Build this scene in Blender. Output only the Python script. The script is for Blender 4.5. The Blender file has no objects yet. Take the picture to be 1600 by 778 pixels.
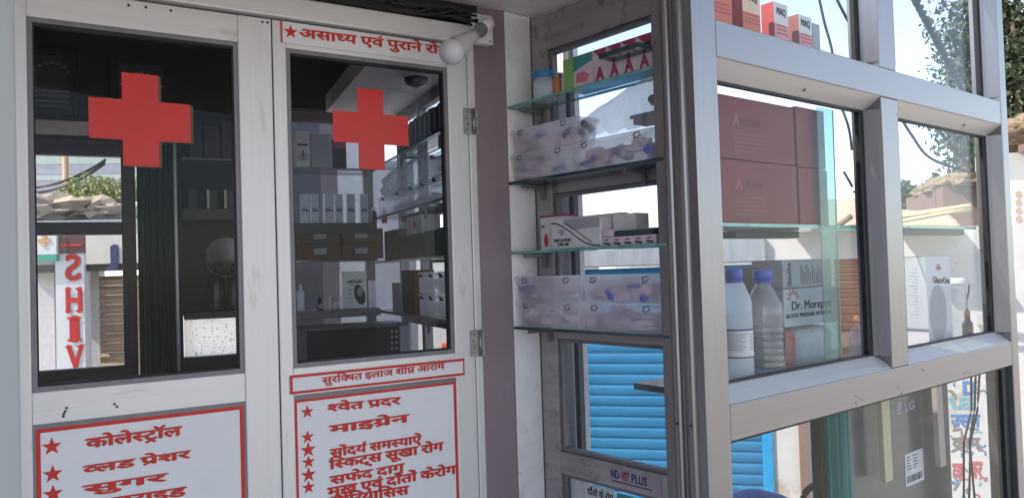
import bpy, bmesh, math, random
import numpy as np
from mathutils import Vector, Matrix
random.seed(7)
C = bpy.context.scene.collection
SC = bpy.context.scene
# ------------------------------------------------------------------ camera, world, sun, exposure
FPX, PITCH, ROLL = 1210.0, math.radians(1.45), math.radians(1.80)
EYE = np.array([0, 0, 1.5])
_F = np.array([0, math.cos(PITCH), math.sin(PITCH)]); _U0 = np.array([0, -math.sin(PITCH), math.cos(PITCH)]); _R0 = np.array([1., 0, 0])
_RC = math.cos(ROLL)*_R0 - math.sin(ROLL)*_U0; _UC = math.sin(ROLL)*_R0 + math.cos(ROLL)*_U0
cam = bpy.data.cameras.new('camera'); cam.sensor_width = 36; cam.lens = 36*FPX/1600; cam.clip_end = 2000; cam.clip_start = .02
co = bpy.data.objects.new('camera', cam); C.objects.link(co); SC.camera = co
m = Matrix.Identity(4)
for i in range(3):
    m[i][0] = _RC[i]; m[i][1] = _UC[i]; m[i][2] = -_F[i]; m[i][3] = EYE[i]
co.matrix_world = m
SUN_AZ, SUN_EL = math.radians(250), math.radians(46)
w = bpy.data.worlds.new('World'); SC.world = w; w.use_nodes = True
nt = w.node_tree; sky = nt.nodes.new('ShaderNodeTexSky'); sky.sky_type = 'NISHITA'; sky.sun_disc = False
sky.sun_elevation = SUN_EL; sky.sun_rotation = SUN_AZ; sky.dust_density = .5; sky.air_density = .9
bg = nt.nodes['Background']; bg.inputs['Strength'].default_value = 0.15
hs = nt.nodes.new('ShaderNodeHueSaturation'); hs.inputs['Saturation'].default_value = .66   # hazy pale sky
nt.links.new(sky.outputs[0], hs.inputs['Color']); nt.links.new(hs.outputs[0], bg.inputs['Color'])
sl = bpy.data.lights.new('sun', 'SUN'); sl.energy = 2.7; sl.angle = math.radians(.5); sl.color = (1, .92, .80)
so = bpy.data.objects.new('sun', sl); C.objects.link(so)
sd = Vector((math.sin(SUN_AZ)*math.cos(SUN_EL), math.cos(SUN_AZ)*math.cos(SUN_EL), math.sin(SUN_EL)))
so.rotation_euler = (-sd).to_track_quat('-Z', 'Y').to_euler(); so.location = (-6, -3, 9)
SC.view_settings.view_transform = 'Standard'; SC.view_settings.look = 'None'; SC.view_settings.gamma = 1
SC.view_settings.use_curve_mapping = False
SC.view_settings.exposure = 1.2
SC.cycles.use_denoising = True; SC.cycles.transparent_max_bounces = 24; SC.cycles.max_bounces = 10
SC.cycles.glossy_bounces = 4; SC.cycles.caustics_reflective = False; SC.cycles.caustics_refractive = False
SC.cycles.sample_clamp_indirect = 6
# ------------------------------------------------------------------ planes of the place
def ray(x, y): return (x-800)/FPX*_RC + (389-y)/FPX*_UC + _F
def at(x, y, d): return EYE + ray(x, y)*d
class Plane:
    """vertical plane: local x runs along it, local y points away from the viewer's side, z is up"""
    def __init__(s, o, ang):
        s.o = np.array([o[0], o[1], 0.]); a = math.radians(ang); s.ang = a
        s.u = np.array([math.sin(a), math.cos(a), 0]); s.n = np.array([-math.cos(a), math.sin(a), 0])
    def uv(s, x, y, w=0):
        d = ray(x, y); t = ((s.o + w*s.n - EYE) @ s.n)/(d @ s.n); q = EYE + t*d - s.o
        return float(q @ s.u), float(q[2])
    def u1(s, x, y, w=0): return s.uv(x, y, w)[0]
    def z1(s, x, y, w=0): return s.uv(x, y, w)[1]
    def W(s, u, w, z): return s.o + u*s.u + w*s.n + np.array([0, 0, z])
D = Plane(at(440, 406, 2.2)[:2], 58.2)                       # doors
Cn = D.W(D.u1(798, 400), 0, 0)
S = Plane(Cn[:2], 140.0)                                      # shelf bay beside the doors
K = S.W(S.u1(1094, 400), 0, 0)
R = Plane(K[:2], 51.2)                                        # glazed display front
A = Plane(at(585, 420, 3.77)[:2], 65.2)                       # back wall of a made-up room for the door glass reflections
B = Plane(at(705, 420, 2.75)[:2], math.degrees(math.atan2(-.4054, .9141)))   # right wall of that room
T = Plane(at(905, 540, 5.8)[:2], 104.5)                       # shop row across the street
U = Plane(at(50, 420, 5.6)[:2], 84.0)                         # reflected street front, built behind that room
X = Plane((0, 0), 90.0)                                       # world axes
# ------------------------------------------------------------------ materials
MATS = {}
def newmat(name):
    m = bpy.data.materials.new(name); m.use_nodes = True; MATS[name] = m
    return m, m.node_tree, m.node_tree.nodes['Principled BSDF']
def M(name, col, rough=.5, metal=0, var=.12, scale=(7, 7, 7), bump=0, spot=None, spec=.5, trans=0, alpha=1, coat=0, rvar=.15):
    m, t, b = newmat(name); L = t.links.new
    tc = t.nodes.new('ShaderNodeTexCoord'); mp = t.nodes.new('ShaderNodeMapping'); mp.inputs['Scale'].default_value = scale
    L(tc.outputs['Object'], mp.inputs['Vector'])
    n = t.nodes.new('ShaderNodeTexNoise'); n.inputs['Scale'].default_value = 1; n.inputs['Detail'].default_value = 7; n.inputs['Roughness'].default_value = .65
    L(mp.outputs[0], n.inputs['Vector'])
    r = t.nodes.new('ShaderNodeValToRGB'); r.color_ramp.elements[0].position = .3; r.color_ramp.elements[1].position = .7
    r.color_ramp.elements[0].color = tuple(max(0, c*(1-var)) for c in col)+(1,); r.color_ramp.elements[1].color = tuple(min(1, c*(1+var)) for c in col)+(1,)
    L(n.outputs['Fac'], r.inputs[0]); out = r.outputs[0]
    for sp in (spot or []):
        scol, th, ssc, amt = sp
        mp2 = t.nodes.new('ShaderNodeMapping'); mp2.inputs['Scale'].default_value = ssc; mp2.inputs['Location'].default_value = (th*31, 3.1, th*17)
        L(tc.outputs['Object'], mp2.inputs['Vector'])
        n2 = t.nodes.new('ShaderNodeTexNoise'); n2.inputs['Scale'].default_value = 1; n2.inputs['Detail'].default_value = 6; n2.inputs['Roughness'].default_value = .7
        L(mp2.outputs[0], n2.inputs['Vector'])
        r2 = t.nodes.new('ShaderNodeValToRGB'); r2.color_ramp.elements[0].position = th; r2.color_ramp.elements[1].position = th+.08
        r2.color_ramp.elements[0].color = (0, 0, 0, 1); r2.color_ramp.elements[1].color = (amt, amt, amt, 1)
        L(n2.outputs['Fac'], r2.inputs[0])
        mx = t.nodes.new('ShaderNodeMixRGB'); L(r2.outputs[0], mx.inputs[0]); L(out, mx.inputs[1]); mx.inputs[2].default_value = tuple(scol)+(1,)
        out = mx.outputs[0]
    L(out, b.inputs['Base Color'])
    mr = t.nodes.new('ShaderNodeMapRange'); mr.inputs[3].default_value = max(.03, rough-rvar*.6); mr.inputs[4].default_value = min(1, rough+rvar)
    L(n.outputs['Fac'], mr.inputs[0]); L(mr.outputs[0], b.inputs['Roughness'])
    b.inputs['Metallic'].default_value = metal; b.inputs['Specular IOR Level'].default_value = spec
    b.inputs['Transmission Weight'].default_value = trans; b.inputs['Alpha'].default_value = alpha
    b.inputs['Coat Weight'].default_value = coat
    if bump:
        bp = t.nodes.new('ShaderNodeBump'); bp.inputs['Strength'].default_value = bump; bp.inputs['Distance'].default_value = .004
        L(n.outputs['Fac'], bp.inputs['Height']); L(bp.outputs[0], b.inputs['Normal'])
    return m
def glass(name, tint=(1, 1, 1), base=.045, dust=.0, edge=.9):
    m, t, b = newmat(name); L = t.links.new; t.nodes.remove(b); o = t.nodes['Material Output']
    tr = t.nodes.new('ShaderNodeBsdfTransparent'); tr.inputs[0].default_value = tint+(1,)
    gl = t.nodes.new('ShaderNodeBsdfGlossy'); gl.inputs['Roughness'].default_value = .015
    lw = t.nodes.new('ShaderNodeLayerWeight'); lw.inputs['Blend'].default_value = .5
    p = t.nodes.new('ShaderNodeMath'); p.operation = 'POWER'; p.inputs[1].default_value = 5; L(lw.outputs['Facing'], p.inputs[0])
    q = t.nodes.new('ShaderNodeMath'); q.operation = 'MULTIPLY_ADD'; q.inputs[1].default_value = edge; q.inputs[2].default_value = base; L(p.outputs[0], q.inputs[0])
    mx = t.nodes.new('ShaderNodeMixShader'); L(q.outputs[0], mx.inputs[0]); L(tr.outputs[0], mx.inputs[1]); L(gl.outputs[0], mx.inputs[2])
    last = mx.outputs[0]
    if dust:
        df = t.nodes.new('ShaderNodeBsdfDiffuse'); df.inputs[0].default_value = (.62, .6, .58, 1)
        n = t.nodes.new('ShaderNodeTexNoise'); n.inputs['Scale'].default_value = 9; n.inputs['Detail'].default_value = 8
        tc = t.nodes.new('ShaderNodeTexCoord'); L(tc.outputs['Object'], n.inputs['Vector'])
        mr = t.nodes.new('ShaderNodeMapRange'); mr.inputs[1].default_value = .35; mr.inputs[2].default_value = .75; mr.inputs[3].default_value = dust*.4; mr.inputs[4].default_value = dust*1.7
        L(n.outputs['Fac'], mr.inputs[0])
        m2 = t.nodes.new('ShaderNodeMixShader'); L(mr.outputs[0], m2.inputs[0]); L(last, m2.inputs[1]); L(df.outputs[0], m2.inputs[2]); last = m2.outputs[0]
    L(last, o.inputs['Surface']); return m
def milky(name, col, see=.5, rough=.3, var=.2, scale=(20, 20, 20), bump=0, tl_w=.6):
    """thin cloudy plastic: part clear, part pale and glossy"""
    m = M(name, col, rough, var=var, scale=scale, bump=bump); t = m.node_tree; L = t.links.new; b = t.nodes['Principled BSDF']; o = t.nodes['Material Output']
    tr = t.nodes.new('ShaderNodeBsdfTransparent'); tl = t.nodes.new('ShaderNodeBsdfTranslucent'); tl.inputs[0].default_value = col+(1,)
    a = t.nodes.new('ShaderNodeMixShader'); a.inputs[0].default_value = tl_w; L(b.outputs[0], a.inputs[1]); L(tl.outputs[0], a.inputs[2])
    x = t.nodes.new('ShaderNodeMixShader'); x.inputs[0].default_value = see; L(a.outputs[0], x.inputs[1]); L(tr.outputs[0], x.inputs[2])
    L(x.outputs[0], o.inputs['Surface']); return m
GR = (.12, .11, .11)
alu_h = M('aluminium_brushed_level', (.275, .265, .275), .30, .88, .07, (1.0, 160, 160), spot=[((.26, .24, .235), .60, (5, 7, 22), .35), ((.10, .09, .085), .69, (30, 30, 60), .7)])
alu_v = M('aluminium_brushed_upright', (.275, .265, .275), .30, .88, .07, (160, 160, 1.0), spot=[((.26, .24, .235), .60, (22, 7, 5), .35), ((.10, .09, .085), .69, (60, 60, 30), .7)])
door_h = M('white_coated_aluminium_level', (.69, .67, .66), .38, .30, .05, (1.5, 90, 140), spot=[((.42, .38, .35), .60, (3, 14, 16), .45), ((.26, .21, .17), .70, (14, 30, 50), .6), (GR, .68, (50, 50, 70), .7)])
door_v = M('white_coated_aluminium_upright', (.69, .67, .66), .38, .30, .05, (140, 90, 1.5), spot=[((.42, .38, .35), .60, (16, 14, 3), .45), ((.26, .21, .17), .70, (50, 30, 14), .6), (GR, .68, (70, 50, 50), .7)])
old_h = M('weathered_aluminium', (.37, .35, .35), .42, .55, .2, (3, 40, 30), spot=[((.12, .105, .10), .56, (12, 12, 12), .6)])
frame_g = M('grey_aluminium', (.20, .19, .205), .5, .4, .15, (30, 30, 4))
brown_f = M('dark_anodised_aluminium', (.05, .042, .044), .4, .4, .2, (30, 30, 6))
rubber = M('black_rubber', (.012, .012, .014), .55, var=.3, scale=(40, 40, 40), bump=.3)
steel = M('screw_steel', (.3, .28, .27), .4, .9)
mauve = M('mauve_wall_paint', (.245, .19, .21), .75, var=.14, scale=(5, 5, 3), bump=.12, spot=[((.45, .38, .40), .66, (6, 6, 9), .4)])
plaster = M('whitewashed_plaster', (.80, .78, .785), .8, var=.07, scale=(18, 18, 18), bump=.35, spot=[((.5, .45, .43), .62, (11, 11, 14), .5)])
ceilm = M('ceiling_paint', (.84, .77, .78), .7, var=.08, scale=(4, 4, 4), bump=.15, spot=[((.42, .30, .24), .60, (3.5, 3.5, 3.5), .6)])
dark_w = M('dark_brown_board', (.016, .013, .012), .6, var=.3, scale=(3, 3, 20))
red = M('red_sign_paint', (.56, .024, .018), .5, var=.12, scale=(40, 40, 40))
red2 = M('red_vinyl', (.60, .02, .013), .34, var=.10, scale=(9, 9, 9), bump=.25)
brown_refl = M('cross_reflection_brown', (.16, .09, .06), .7)  # brown of the cross's reflection along its edge
signw = M('white_sign_board', (.74, .73, .75), .5, var=.05, scale=(5, 5, 5), spot=[((.55, .52, .50), .63, (14, 14, 14), .4)])
clear = glass('door_glass', (.975, .98, .985), .008, .0006, .45)
clear2 = glass('display_glass', (.96, .975, .98), .012, .004, .45)
winglass = glass('window_glass', (.96, .97, .98), .015, .003, .5)
shelfg = glass('shelf_glass', (.90, .955, .95), .05, .03)
teal = M('glass_cut_edge', (.14, .36, .33), .15, var=.3, scale=(20, 20, 4), spec=.8)
dteal = M('dark_glass_edge', (.02, .06, .07), .15, var=.3, spec=.8)
maroon = M('maroon_carton_board', (.17, .022, .024), .6, var=.12, scale=(12, 12, 12), spot=[((.15, .03, .028), .6, (20, 20, 20), .5)])
maroon2 = M('maroon_carton_print', (.25, .065, .062), .6)
brownc = M('brown_carton_board', (.09, .038, .027), .7, var=.2, scale=(10, 10, 25))
whitec = M('white_card', (.62, .60, .61), .5, var=.10, scale=(30, 30, 30))
greyc = M('grey_card', (.33, .33, .38), .5, var=.12)
darkc = M('dark_card', (.024, .024, .03), .5, var=.3, scale=(20, 20, 20))
dgreen = M('dark_green_card', (.035, .065, .06), .5, var=.2)
bluep = M('blue_plastic', (.035, .07, .42), .35, var=.1)
lblue = M('light_blue_plastic', (.03, .22, .42), .35)
tealp = M('teal_print', (.04, .26, .23), .5)
ink = M('black_ink', (.02, .02, .025), .6)
navy = M('navy_ink', (.03, .04, .14), .6)
pink = M('magenta_print', (.30, .045, .11), .5, var=.3, scale=(60, 60, 60))
orange = M('orange_card', (.62, .13, .06), .45, var=.15, scale=(5, 5, 5))
redc = M('red_card', (.45, .06, .05), .45, var=.15)
lime = M('lime_card', (.36, .55, .05), .5)
greenc = M('green_card', (.22, .42, .14), .5)
amber = M('amber_plastic', (.45, .16, .05), .3)
dbottle = M('dark_bottle_glass', (.03, .012, .008), .12, spec=.8)
whitep = M('white_plastic', (.72, .73, .76), .35, var=.04)
milkp = milky('cloudy_bottle_plastic', (.90, .93, .96), .40, .15, .06, tl_w=.7)
clearp = glass('clear_bottle_plastic', (.94, .96, .98), .09, .22, .9)
liquid = glass('clear_liquid', (.72, .77, .82), .03, .02, .6)
binp = milky('cloudy_box_plastic', (.96, .94, .96), .50, .22, .06, (14, 14, 14), 0, .8)
binc = milky('clear_box_plastic', (.70, .68, .76), .60, .2, .2, (14, 14, 14))
bagp = milky('crumpled_polythene', (.95, .93, .94), .48, .12, .2, (30, 30, 30), .8, .75)
contm = milky('packed_white_goods', (.96, .93, .95), .5, .6, .25, (16, 16, 16), .4, .7)
contd = milky('packed_violet_goods', (.84, .78, .88), .45, .6, .4, (16, 16, 16), .4, .7)
curtm = M('green_curtain_cloth', (.02, .19, .165), .8, var=.25, scale=(9, 9, 2))
curtd = M('dark_green_curtain_cloth', (.012, .045, .038), .8, var=.25, scale=(9, 9, 2))
lgm = M('monitor_grey_plastic', (.085, .082, .086), .16, var=.18, scale=(2, 3, 9), spec=.6)
screen = M('dark_screen', (.02, .022, .03), .12, var=.5, scale=(6, 6, 3))
bamboo = M('pale_split_wood', (.55, .47, .30), .6, var=.15, scale=(20, 20, 4), spot=[((.15, .1, .06), .66, (50, 50, 40), .6)])
woodb = M('brown_painted_post', (.24, .15, .12), .7, var=.15)
shutb = M('blue_painted_shutter', (.028, .20, .40), .5, .1, .12, (2, 2, 6), spot=[((.02, .11, .22), .58, (3, 3, 14), .55), ((.18, .12, .09), .68, (14, 14, 30), .7)])
shutb2 = M('bright_blue_paint', (.015, .30, .62), .5)
shuto = M('rusty_brown_shutter', (.42, .20, .12), .6, .1, .12, (3, 3, 8))
shutk = M('tan_shutter', (.36, .26, .18), .55, .2, .2, (3, 3, 8))
wallw = M('limewashed_wall', (.60, .59, .58), .9, var=.08, scale=(4, 4, 4), bump=.3, spot=[((.40, .30, .21), .57, (2.5, 2.5, 2.5), .7), ((.35, .34, .33), .66, (12, 12, 12), .45)])
wallg = M('weathered_grey_wall', (.38, .37, .40), .9, var=.15, scale=(5, 5, 3), bump=.3)
wallp = M('pinkish_mud_plaster', (.20, .125, .115), .9, var=.1, scale=(4, 4, 4), bump=.3)
thatch = M('straw_thatch', (.25, .19, .13), .95, var=.5, scale=(30, 30, 30), bump=.8)
tarp = M('tan_tarpaulin', (.52, .42, .30), .7, var=.12, scale=(3, 3, 3), bump=.4)
tarpw = M('white_tarpaulin', (.66, .63, .57), .7, var=.12, scale=(4, 4, 4), bump=.4, spot=[((.25, .2, .16), .66, (9, 9, 9), .6)])
tarpb = M('blue_tarpaulin', (.04, .10, .33), .55, var=.3, scale=(9, 9, 9), bump=.5)
stone = M('dusty_boulder', (.42, .34, .26), .95, var=.25, scale=(4, 4, 4), bump=.6)
tin = M('grey_tin_sheet', (.40, .42, .46), .5, .5, .15, (20, 3, 3))
ground_m = M('dusty_ground', (.50, .46, .40), .95, var=.2, scale=(1.5, 1.5, 1.5), bump=.3)
concrete = M('concrete_floor', (.46, .44, .43), .9, var=.12, scale=(3, 3, 3), bump=.2)
leafm = M('tree_leaves', (.05, .068, .03), .6, var=.5, scale=(3, 3, 3))
leafy = M('bush_leaves', (.24, .25, .07), .6, var=.4, scale=(6, 6, 6))
bark = M('tree_bark', (.13, .095, .07), .9, var=.3, scale=(8, 8, 3), bump=.5)
wirem = M('black_cable', (.015, .015, .017), .5)
ropem = M('grey_green_rope', (.10, .11, .10), .7, var=.3, scale=(60, 60, 60))
paint_b = M('blue_wall_paint', (.07, .20, .46), .8, var=.25, scale=(40, 40, 40))
paint_r = M('red_wall_paint', (.50, .12, .14), .8, var=.25, scale=(40, 40, 40))
paint_t = M('pale_teal_wall_paint', (.16, .40, .48), .8, var=.25, scale=(40, 40, 40))
paint_k = M('grey_wall_paint', (.2, .19, .18), .8, var=.25, scale=(40, 40, 40))
bulbm = M('frosted_bulb_glass', (.56, .55, .57), .22, var=.02, spec=.6)
bulbw = M('bulb_holder_plastic', (.74, .72, .72), .35, var=.04)
bulbd = M('reflected_bulb_grey', (.05, .055, .055), .2, var=.1)  # tone of the reflected bulb
mirror_m = M('mirror_face', (.10, .10, .11), .05, 1, .02)
frost = M('speckled_frosted_panel', (.70, .68, .68), .6, var=.04, spot=[((.30, .28, .26), .60, (60, 60, 60), .8)])
# ------------------------------------------------------------------ mesh builder and object helpers
class MB:
    def __init__(s): s.bm = bmesh.new()
    def box(s, u0, u1, w0, w1, z0, z1, bev=0, mat=0, seg=2, rot=0):
        r = bmesh.ops.create_cube(s.bm, size=1); vs = r['verts']
        cx, cy, cz = (u0+u1)/2, (w0+w1)/2, (z0+z1)/2
        ca, sa = math.cos(rot), math.sin(rot)
        for v in vs:
            x, y, z = v.co.x*(u1-u0), v.co.y*(w1-w0), v.co.z*(z1-z0)
            v.co = (cx + x*ca - y*sa, cy + x*sa + y*ca, cz+z)
        fs = set(f for v in vs for f in v.link_faces)
        if bev:
            es = list(set(e for v in vs for e in v.link_edges))
            b = bmesh.ops.bevel(s.bm, geom=es, offset=min(bev, .45*min(abs(u1-u0), abs(w1-w0), abs(z1-z0))), segments=seg, affect='EDGES', profile=.5)
            fs = set(f for f in fs if f.is_valid) | set(b['faces'])
        for f in fs: f.material_index = mat
        return s
    def poly(s, pts, w0, w1, mat=0):
        """prism: outline in (u, z), from depth w0 to w1; w1 None: a single painted sheet"""
        a = [s.bm.verts.new((p[0], w0, p[1])) for p in pts]
        fs = [s.bm.faces.new(a)]
        if w1 is not None:
            b = [s.bm.verts.new((p[0], w1, p[1])) for p in pts]; n = len(pts)
            fs.append(s.bm.faces.new(b[::-1]))
            for i in range(n): fs.append(s.bm.faces.new((a[i], b[i], b[(i+1) % n], a[(i+1) % n])))
        for f in fs: f.material_index = mat
        return s
    def plan(s, pts, z0, z1, mat=0, smooth=False):
        """prism: outline in (u, w), from height z0 to z1"""
        a = [s.bm.verts.new((p[0], p[1], z0)) for p in pts]; b = [s.bm.verts.new((p[0], p[1], z1)) for p in pts]; n = len(pts)
        fs = [s.bm.faces.new(a[::-1]), s.bm.faces.new(b)]
        for i in range(n):
            f = s.bm.faces.new((a[i], a[(i+1) % n], b[(i+1) % n], b[i])); f.smooth = smooth; fs.append(f)
        for f in fs: f.material_index = mat
        return s
    def lathe(s, cx, cy, prof, seg=28, mat=0, axis=None, org=None, close=True):
        """prof: (radius, height); axis/org: lathe about any axis"""
        if axis is not None:
            q = Vector((0, 0, 1)).rotation_difference(Vector(axis).normalized()); o = Vector(org)
        rings = []
        for r, z in prof:
            ring = []
            for k in range(seg):
                a = 2*math.pi*k/seg; p = Vector((r*math.cos(a), r*math.sin(a), z))
                p = (q @ p + o) if axis is not None else p + Vector((cx, cy, 0))
                ring.append(s.bm.verts.new(p))
            rings.append(ring)
        for i in range(len(rings)-1):
            for k in range(seg):
                f = s.bm.faces.new((rings[i][k], rings[i][(k+1) % seg], rings[i+1][(k+1) % seg], rings[i+1][k])); f.smooth = True; f.material_index = mat
        if close:
            f = s.bm.faces.new(rings[0][::-1]); f.material_index = mat
            f = s.bm.faces.new(rings[-1]); f.material_index = mat
        return s
    def tube(s, pts, r, seg=8, mat=0, r2=None):
        pts = [Vector(p) for p in pts]; n = len(pts); rings = []; up = Vector((0, 0, 1))
        for i, p in enumerate(pts):
            d = (pts[min(i+1, n-1)] - pts[max(i-1, 0)]).normalized()
            x = d.cross(up if abs(d.z) < .95 else Vector((1, 0, 0))).normalized(); y = x.cross(d)
            rr = r + ((r2 - r)*i/(n-1) if r2 is not None else 0)
            rings.append([s.bm.verts.new(p + rr*(math.cos(2*math.pi*k/seg)*x + math.sin(2*math.pi*k/seg)*y)) for k in range(seg)])
        for i in range(n-1):
            for k in range(seg):
                f = s.bm.faces.new((rings[i][k], rings[i][(k+1) % seg], rings[i+1][(k+1) % seg], rings[i+1][k])); f.smooth = True; f.material_index = mat
        s.bm.faces.new(rings[0][::-1]).material_index = mat; s.bm.faces.new(rings[-1]).material_index = mat
        return s
    def blob(s, c, rad, sub=3, amp=.15, freq=3, seed=0, mat=0, flat=None, smooth=True):
        from mathutils import noise
        r = bmesh.ops.create_icosphere(s.bm, subdivisions=sub, radius=1)
        for v in r['verts']:
            d = v.co.normalized(); k = 1 + amp*noise.fractal(d*freq + Vector((seed*7.3, seed*3.1, 0)), 1, 2, 4)
            p = Vector((d.x*rad[0], d.y*rad[1], d.z*rad[2]))*k
            if flat is not None: p.z = max(p.z, flat)
            v.co = p + Vector(c)
            for f in v.link_faces: f.smooth = smooth; f.material_index = mat
        return s
    def quad(s, p, mat=0):
        f = s.bm.faces.new([s.bm.verts.new(q) for q in p]); f.material_index = mat; return s
    def build(s, name, mats, parent=None, plane=X, base=None):
        me = bpy.data.meshes.new(name)
        bp = Vector(parent['base3'][:]) if parent is not None and 'base3' in parent else Vector(base or (0, 0, 0))
        for v in s.bm.verts: v.co -= bp
        bmesh.ops.recalc_face_normals(s.bm, faces=s.bm.faces)
        s.bm.to_mesh(me); s.bm.free()
        for k in (mats if isinstance(mats, (list, tuple)) else [mats]): me.materials.append(k)
        o = bpy.data.objects.new(name, me); C.objects.link(o)
        if parent is not None: o.parent = parent; o['base3'] = bp[:]
        else: place(o, plane, bp)
        return o
    def build_each(s, name, mats, parent):
        """every separate piece becomes a part of its own"""
        s.bm.verts.ensure_lookup_table(); s.bm.verts.index_update(); seen = set(); out = []
        for v in s.bm.verts:
            if v.index in seen: continue
            st, comp = [v], []; seen.add(v.index)
            while st:
                a = st.pop(); comp.append(a)
                for e in a.link_edges:
                    b = e.other_vert(a)
                    if b.index not in seen: seen.add(b.index); st.append(b)
            n = MB(); mp = {a: n.bm.verts.new(a.co) for a in comp}
            for f in set(f for a in comp for f in a.link_faces):
                g = n.bm.faces.new([mp[x] for x in f.verts]); g.material_index = f.material_index; g.smooth = f.smooth
            out.append(n.build(name, mats, parent))
        s.bm.free(); return out
def place(o, plane, bp):
    o.location = plane.W(bp[0], bp[1], bp[2]); o.rotation_euler = (0, 0, math.pi/2 - plane.ang)
def tag(o, label, cat, group=None):
    o['label'] = label; o['category'] = cat
    if group: o['group'] = group
    return o
def thing(name, label, cat, plane, base, group=None):
    o = bpy.data.objects.new(name, None); o.empty_display_size = .05; C.objects.link(o)
    o['base3'] = [float(b) for b in base]; place(o, plane, base); return tag(o, label, cat, group)
def struct(name, mb, mat, plane=X):
    o = mb.build(name, mat, None, plane); o['kind'] = 'structure'; return o
def fix_parts():
    for o in list(bpy.data.objects):
        if 'base3' in o: del o['base3']
# ------------------------------------------------------------------ lettering
_cache = {}
def glyphs(body):
    if body not in _cache:
        c = bpy.data.curves.new('t', 'FONT'); c.body = body; c.size = 1; c.resolution_u = 4
        o = bpy.data.objects.new('t', c); C.objects.link(o)
        dg = bpy.context.evaluated_depsgraph_get(); me = bpy.data.meshes.new_from_object(o.evaluated_get(dg))
        vs = [(v.co.x, v.co.y) for v in me.vertices]; fs = [tuple(p.vertices) for p in me.polygons]
        bpy.data.objects.remove(o); bpy.data.curves.remove(c); bpy.data.meshes.remove(me); _cache[body] = (vs, fs)
    return _cache[body]
def xmax(b): return max(v[0] for v in glyphs(b)[0])
def adv(b): return xmax(b+'\u0964') - xmax('\u0964')
def clip(vs, fs, x):
    bm = bmesh.new(); bv = [bm.verts.new((v[0], v[1], 0)) for v in vs]
    for f in fs:
        try: bm.faces.new([bv[i] for i in f])
        except ValueError: pass
    bmesh.ops.bisect_plane(bm, geom=bm.verts[:]+bm.edges[:]+bm.faces[:], plane_co=(x, 0, 0), plane_no=(1, 0, 0), clear_outer=True)
    bm.verts.index_update(); r = [(v.co.x, v.co.y) for v in bm.verts], [tuple(v.index for v in f.verts) for f in bm.faces]; bm.free(); return r
def stroke(p, q, t):
    dx, dy = q[0]-p[0], q[1]-p[1]; l = math.hypot(dx, dy); nx, ny = -dy/l*t/2, dx/l*t/2
    return [(p[0]+nx, p[1]+ny), (q[0]+nx, q[1]+ny), (q[0]-nx, q[1]-ny), (p[0]-nx, p[1]-ny)], [(0, 1, 2, 3)]
HEAD = .62
def compose(tokens):
    """tokens: plain strings; ('h', s) half form; ('s', s) with a ra slash; ('c', s) with a ra caret; ('r', s) with a reph hook"""
    V, Fc, x = [], [], 0.
    def add(g, dx):
        n = len(V); V.extend((a+dx, b) for a, b in g[0]); Fc.extend(tuple(i+n for i in f) for f in g[1])
    for t in tokens:
        k, s = t if isinstance(t, tuple) else ('', t)
        if s == ' ': x += .22; continue
        a = adv(s)
        if k == 'h':
            cut = xmax(s[0]) - (.31 if s[0] == 'क' else .215); add(clip(*glyphs(s), cut), x); x += cut - .015; continue
        add(glyphs(s), x)
        if k == 's': a0 = adv(s[0]); add(stroke((x+a0-.12, .24), (x+a0-.46, .0), .075), 0)
        if k == 'c': a0 = adv(s[0]); add(stroke((x+a0*.5, -.02), (x+a0*.5-.17, -.2), .07), 0); add(stroke((x+a0*.5, -.02), (x+a0*.5+.15, -.2), .07), 0)
        if k == 'r':
            a0 = adv(s); pts = [(x+a0-.08, HEAD+.02), (x+a0-.13, HEAD+.16), (x+a0-.02, HEAD+.22)]
            for i in range(2): add(stroke(pts[i], pts[i+1], .075), 0)
        x += a - (.17 if s == 'ि' else 0)
    return V, Fc, x
def letter(mb, tokens, p0, p1, h, w, bold=.03, mat=0, mirror=False, head=None):
    """lay lettering on a plane: top line runs from p0 to p1 (u, z), letters h tall, depth w"""
    if isinstance(tokens, str): V, Fc = glyphs(tokens); x0, x1 = min(v[0] for v in V), max(v[0] for v in V); hd = head or max(v[1] for v in V)
    else: V, Fc, x1 = compose(tokens); x0 = 0; hd = HEAD
    sx = (p1[0]-p0[0])/(x1-x0); sz = h/hd; sl = (p1[1]-p0[1])/(p1[0]-p0[0])
    k = 0; d = bold
    offs = [(0, 0)] if not bold else [(-d, 0), (d, 0), (0, d*.8), (0, -d*.8), (d*.7, d*.6), (-d*.7, -d*.6), (0, 0)]
    for ox, oy in offs:
        vv = []
        for (a, b) in V:
            uu = (a-x0+ox)*sx
            if mirror: uu = (p1[0]-p0[0]) - uu
            vv.append(mb.bm.verts.new((p0[0]+uu, w - k*.0002, p0[1] + uu*sl + (b-hd+oy)*sz)))
        for f in Fc:
            try: mb.bm.faces.new([vv[i] for i in f]).material_index = mat
            except ValueError: pass
        k += 1
    return mb
def star(mb, c, r, w, mat=0):
    pts = []
    for i in range(10):
        a = math.pi/2 + i*math.pi/5; q = r if i % 2 == 0 else r*.40
        pts.append((c[0]+q*math.cos(a), c[1]+q*math.sin(a)))
    mb.poly(pts, w, w-.0006, mat); return mb
def solo(name, mb, mats, plane, label, cat, group=None):
    vs = [v.co for v in mb.bm.verts]
    b = ((min(v.x for v in vs)+max(v.x for v in vs))/2, (min(v.y for v in vs)+max(v.y for v in vs))/2, min(v.z for v in vs))
    return tag(mb.build(name, mats, None, plane, b), label, cat, group)
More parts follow.
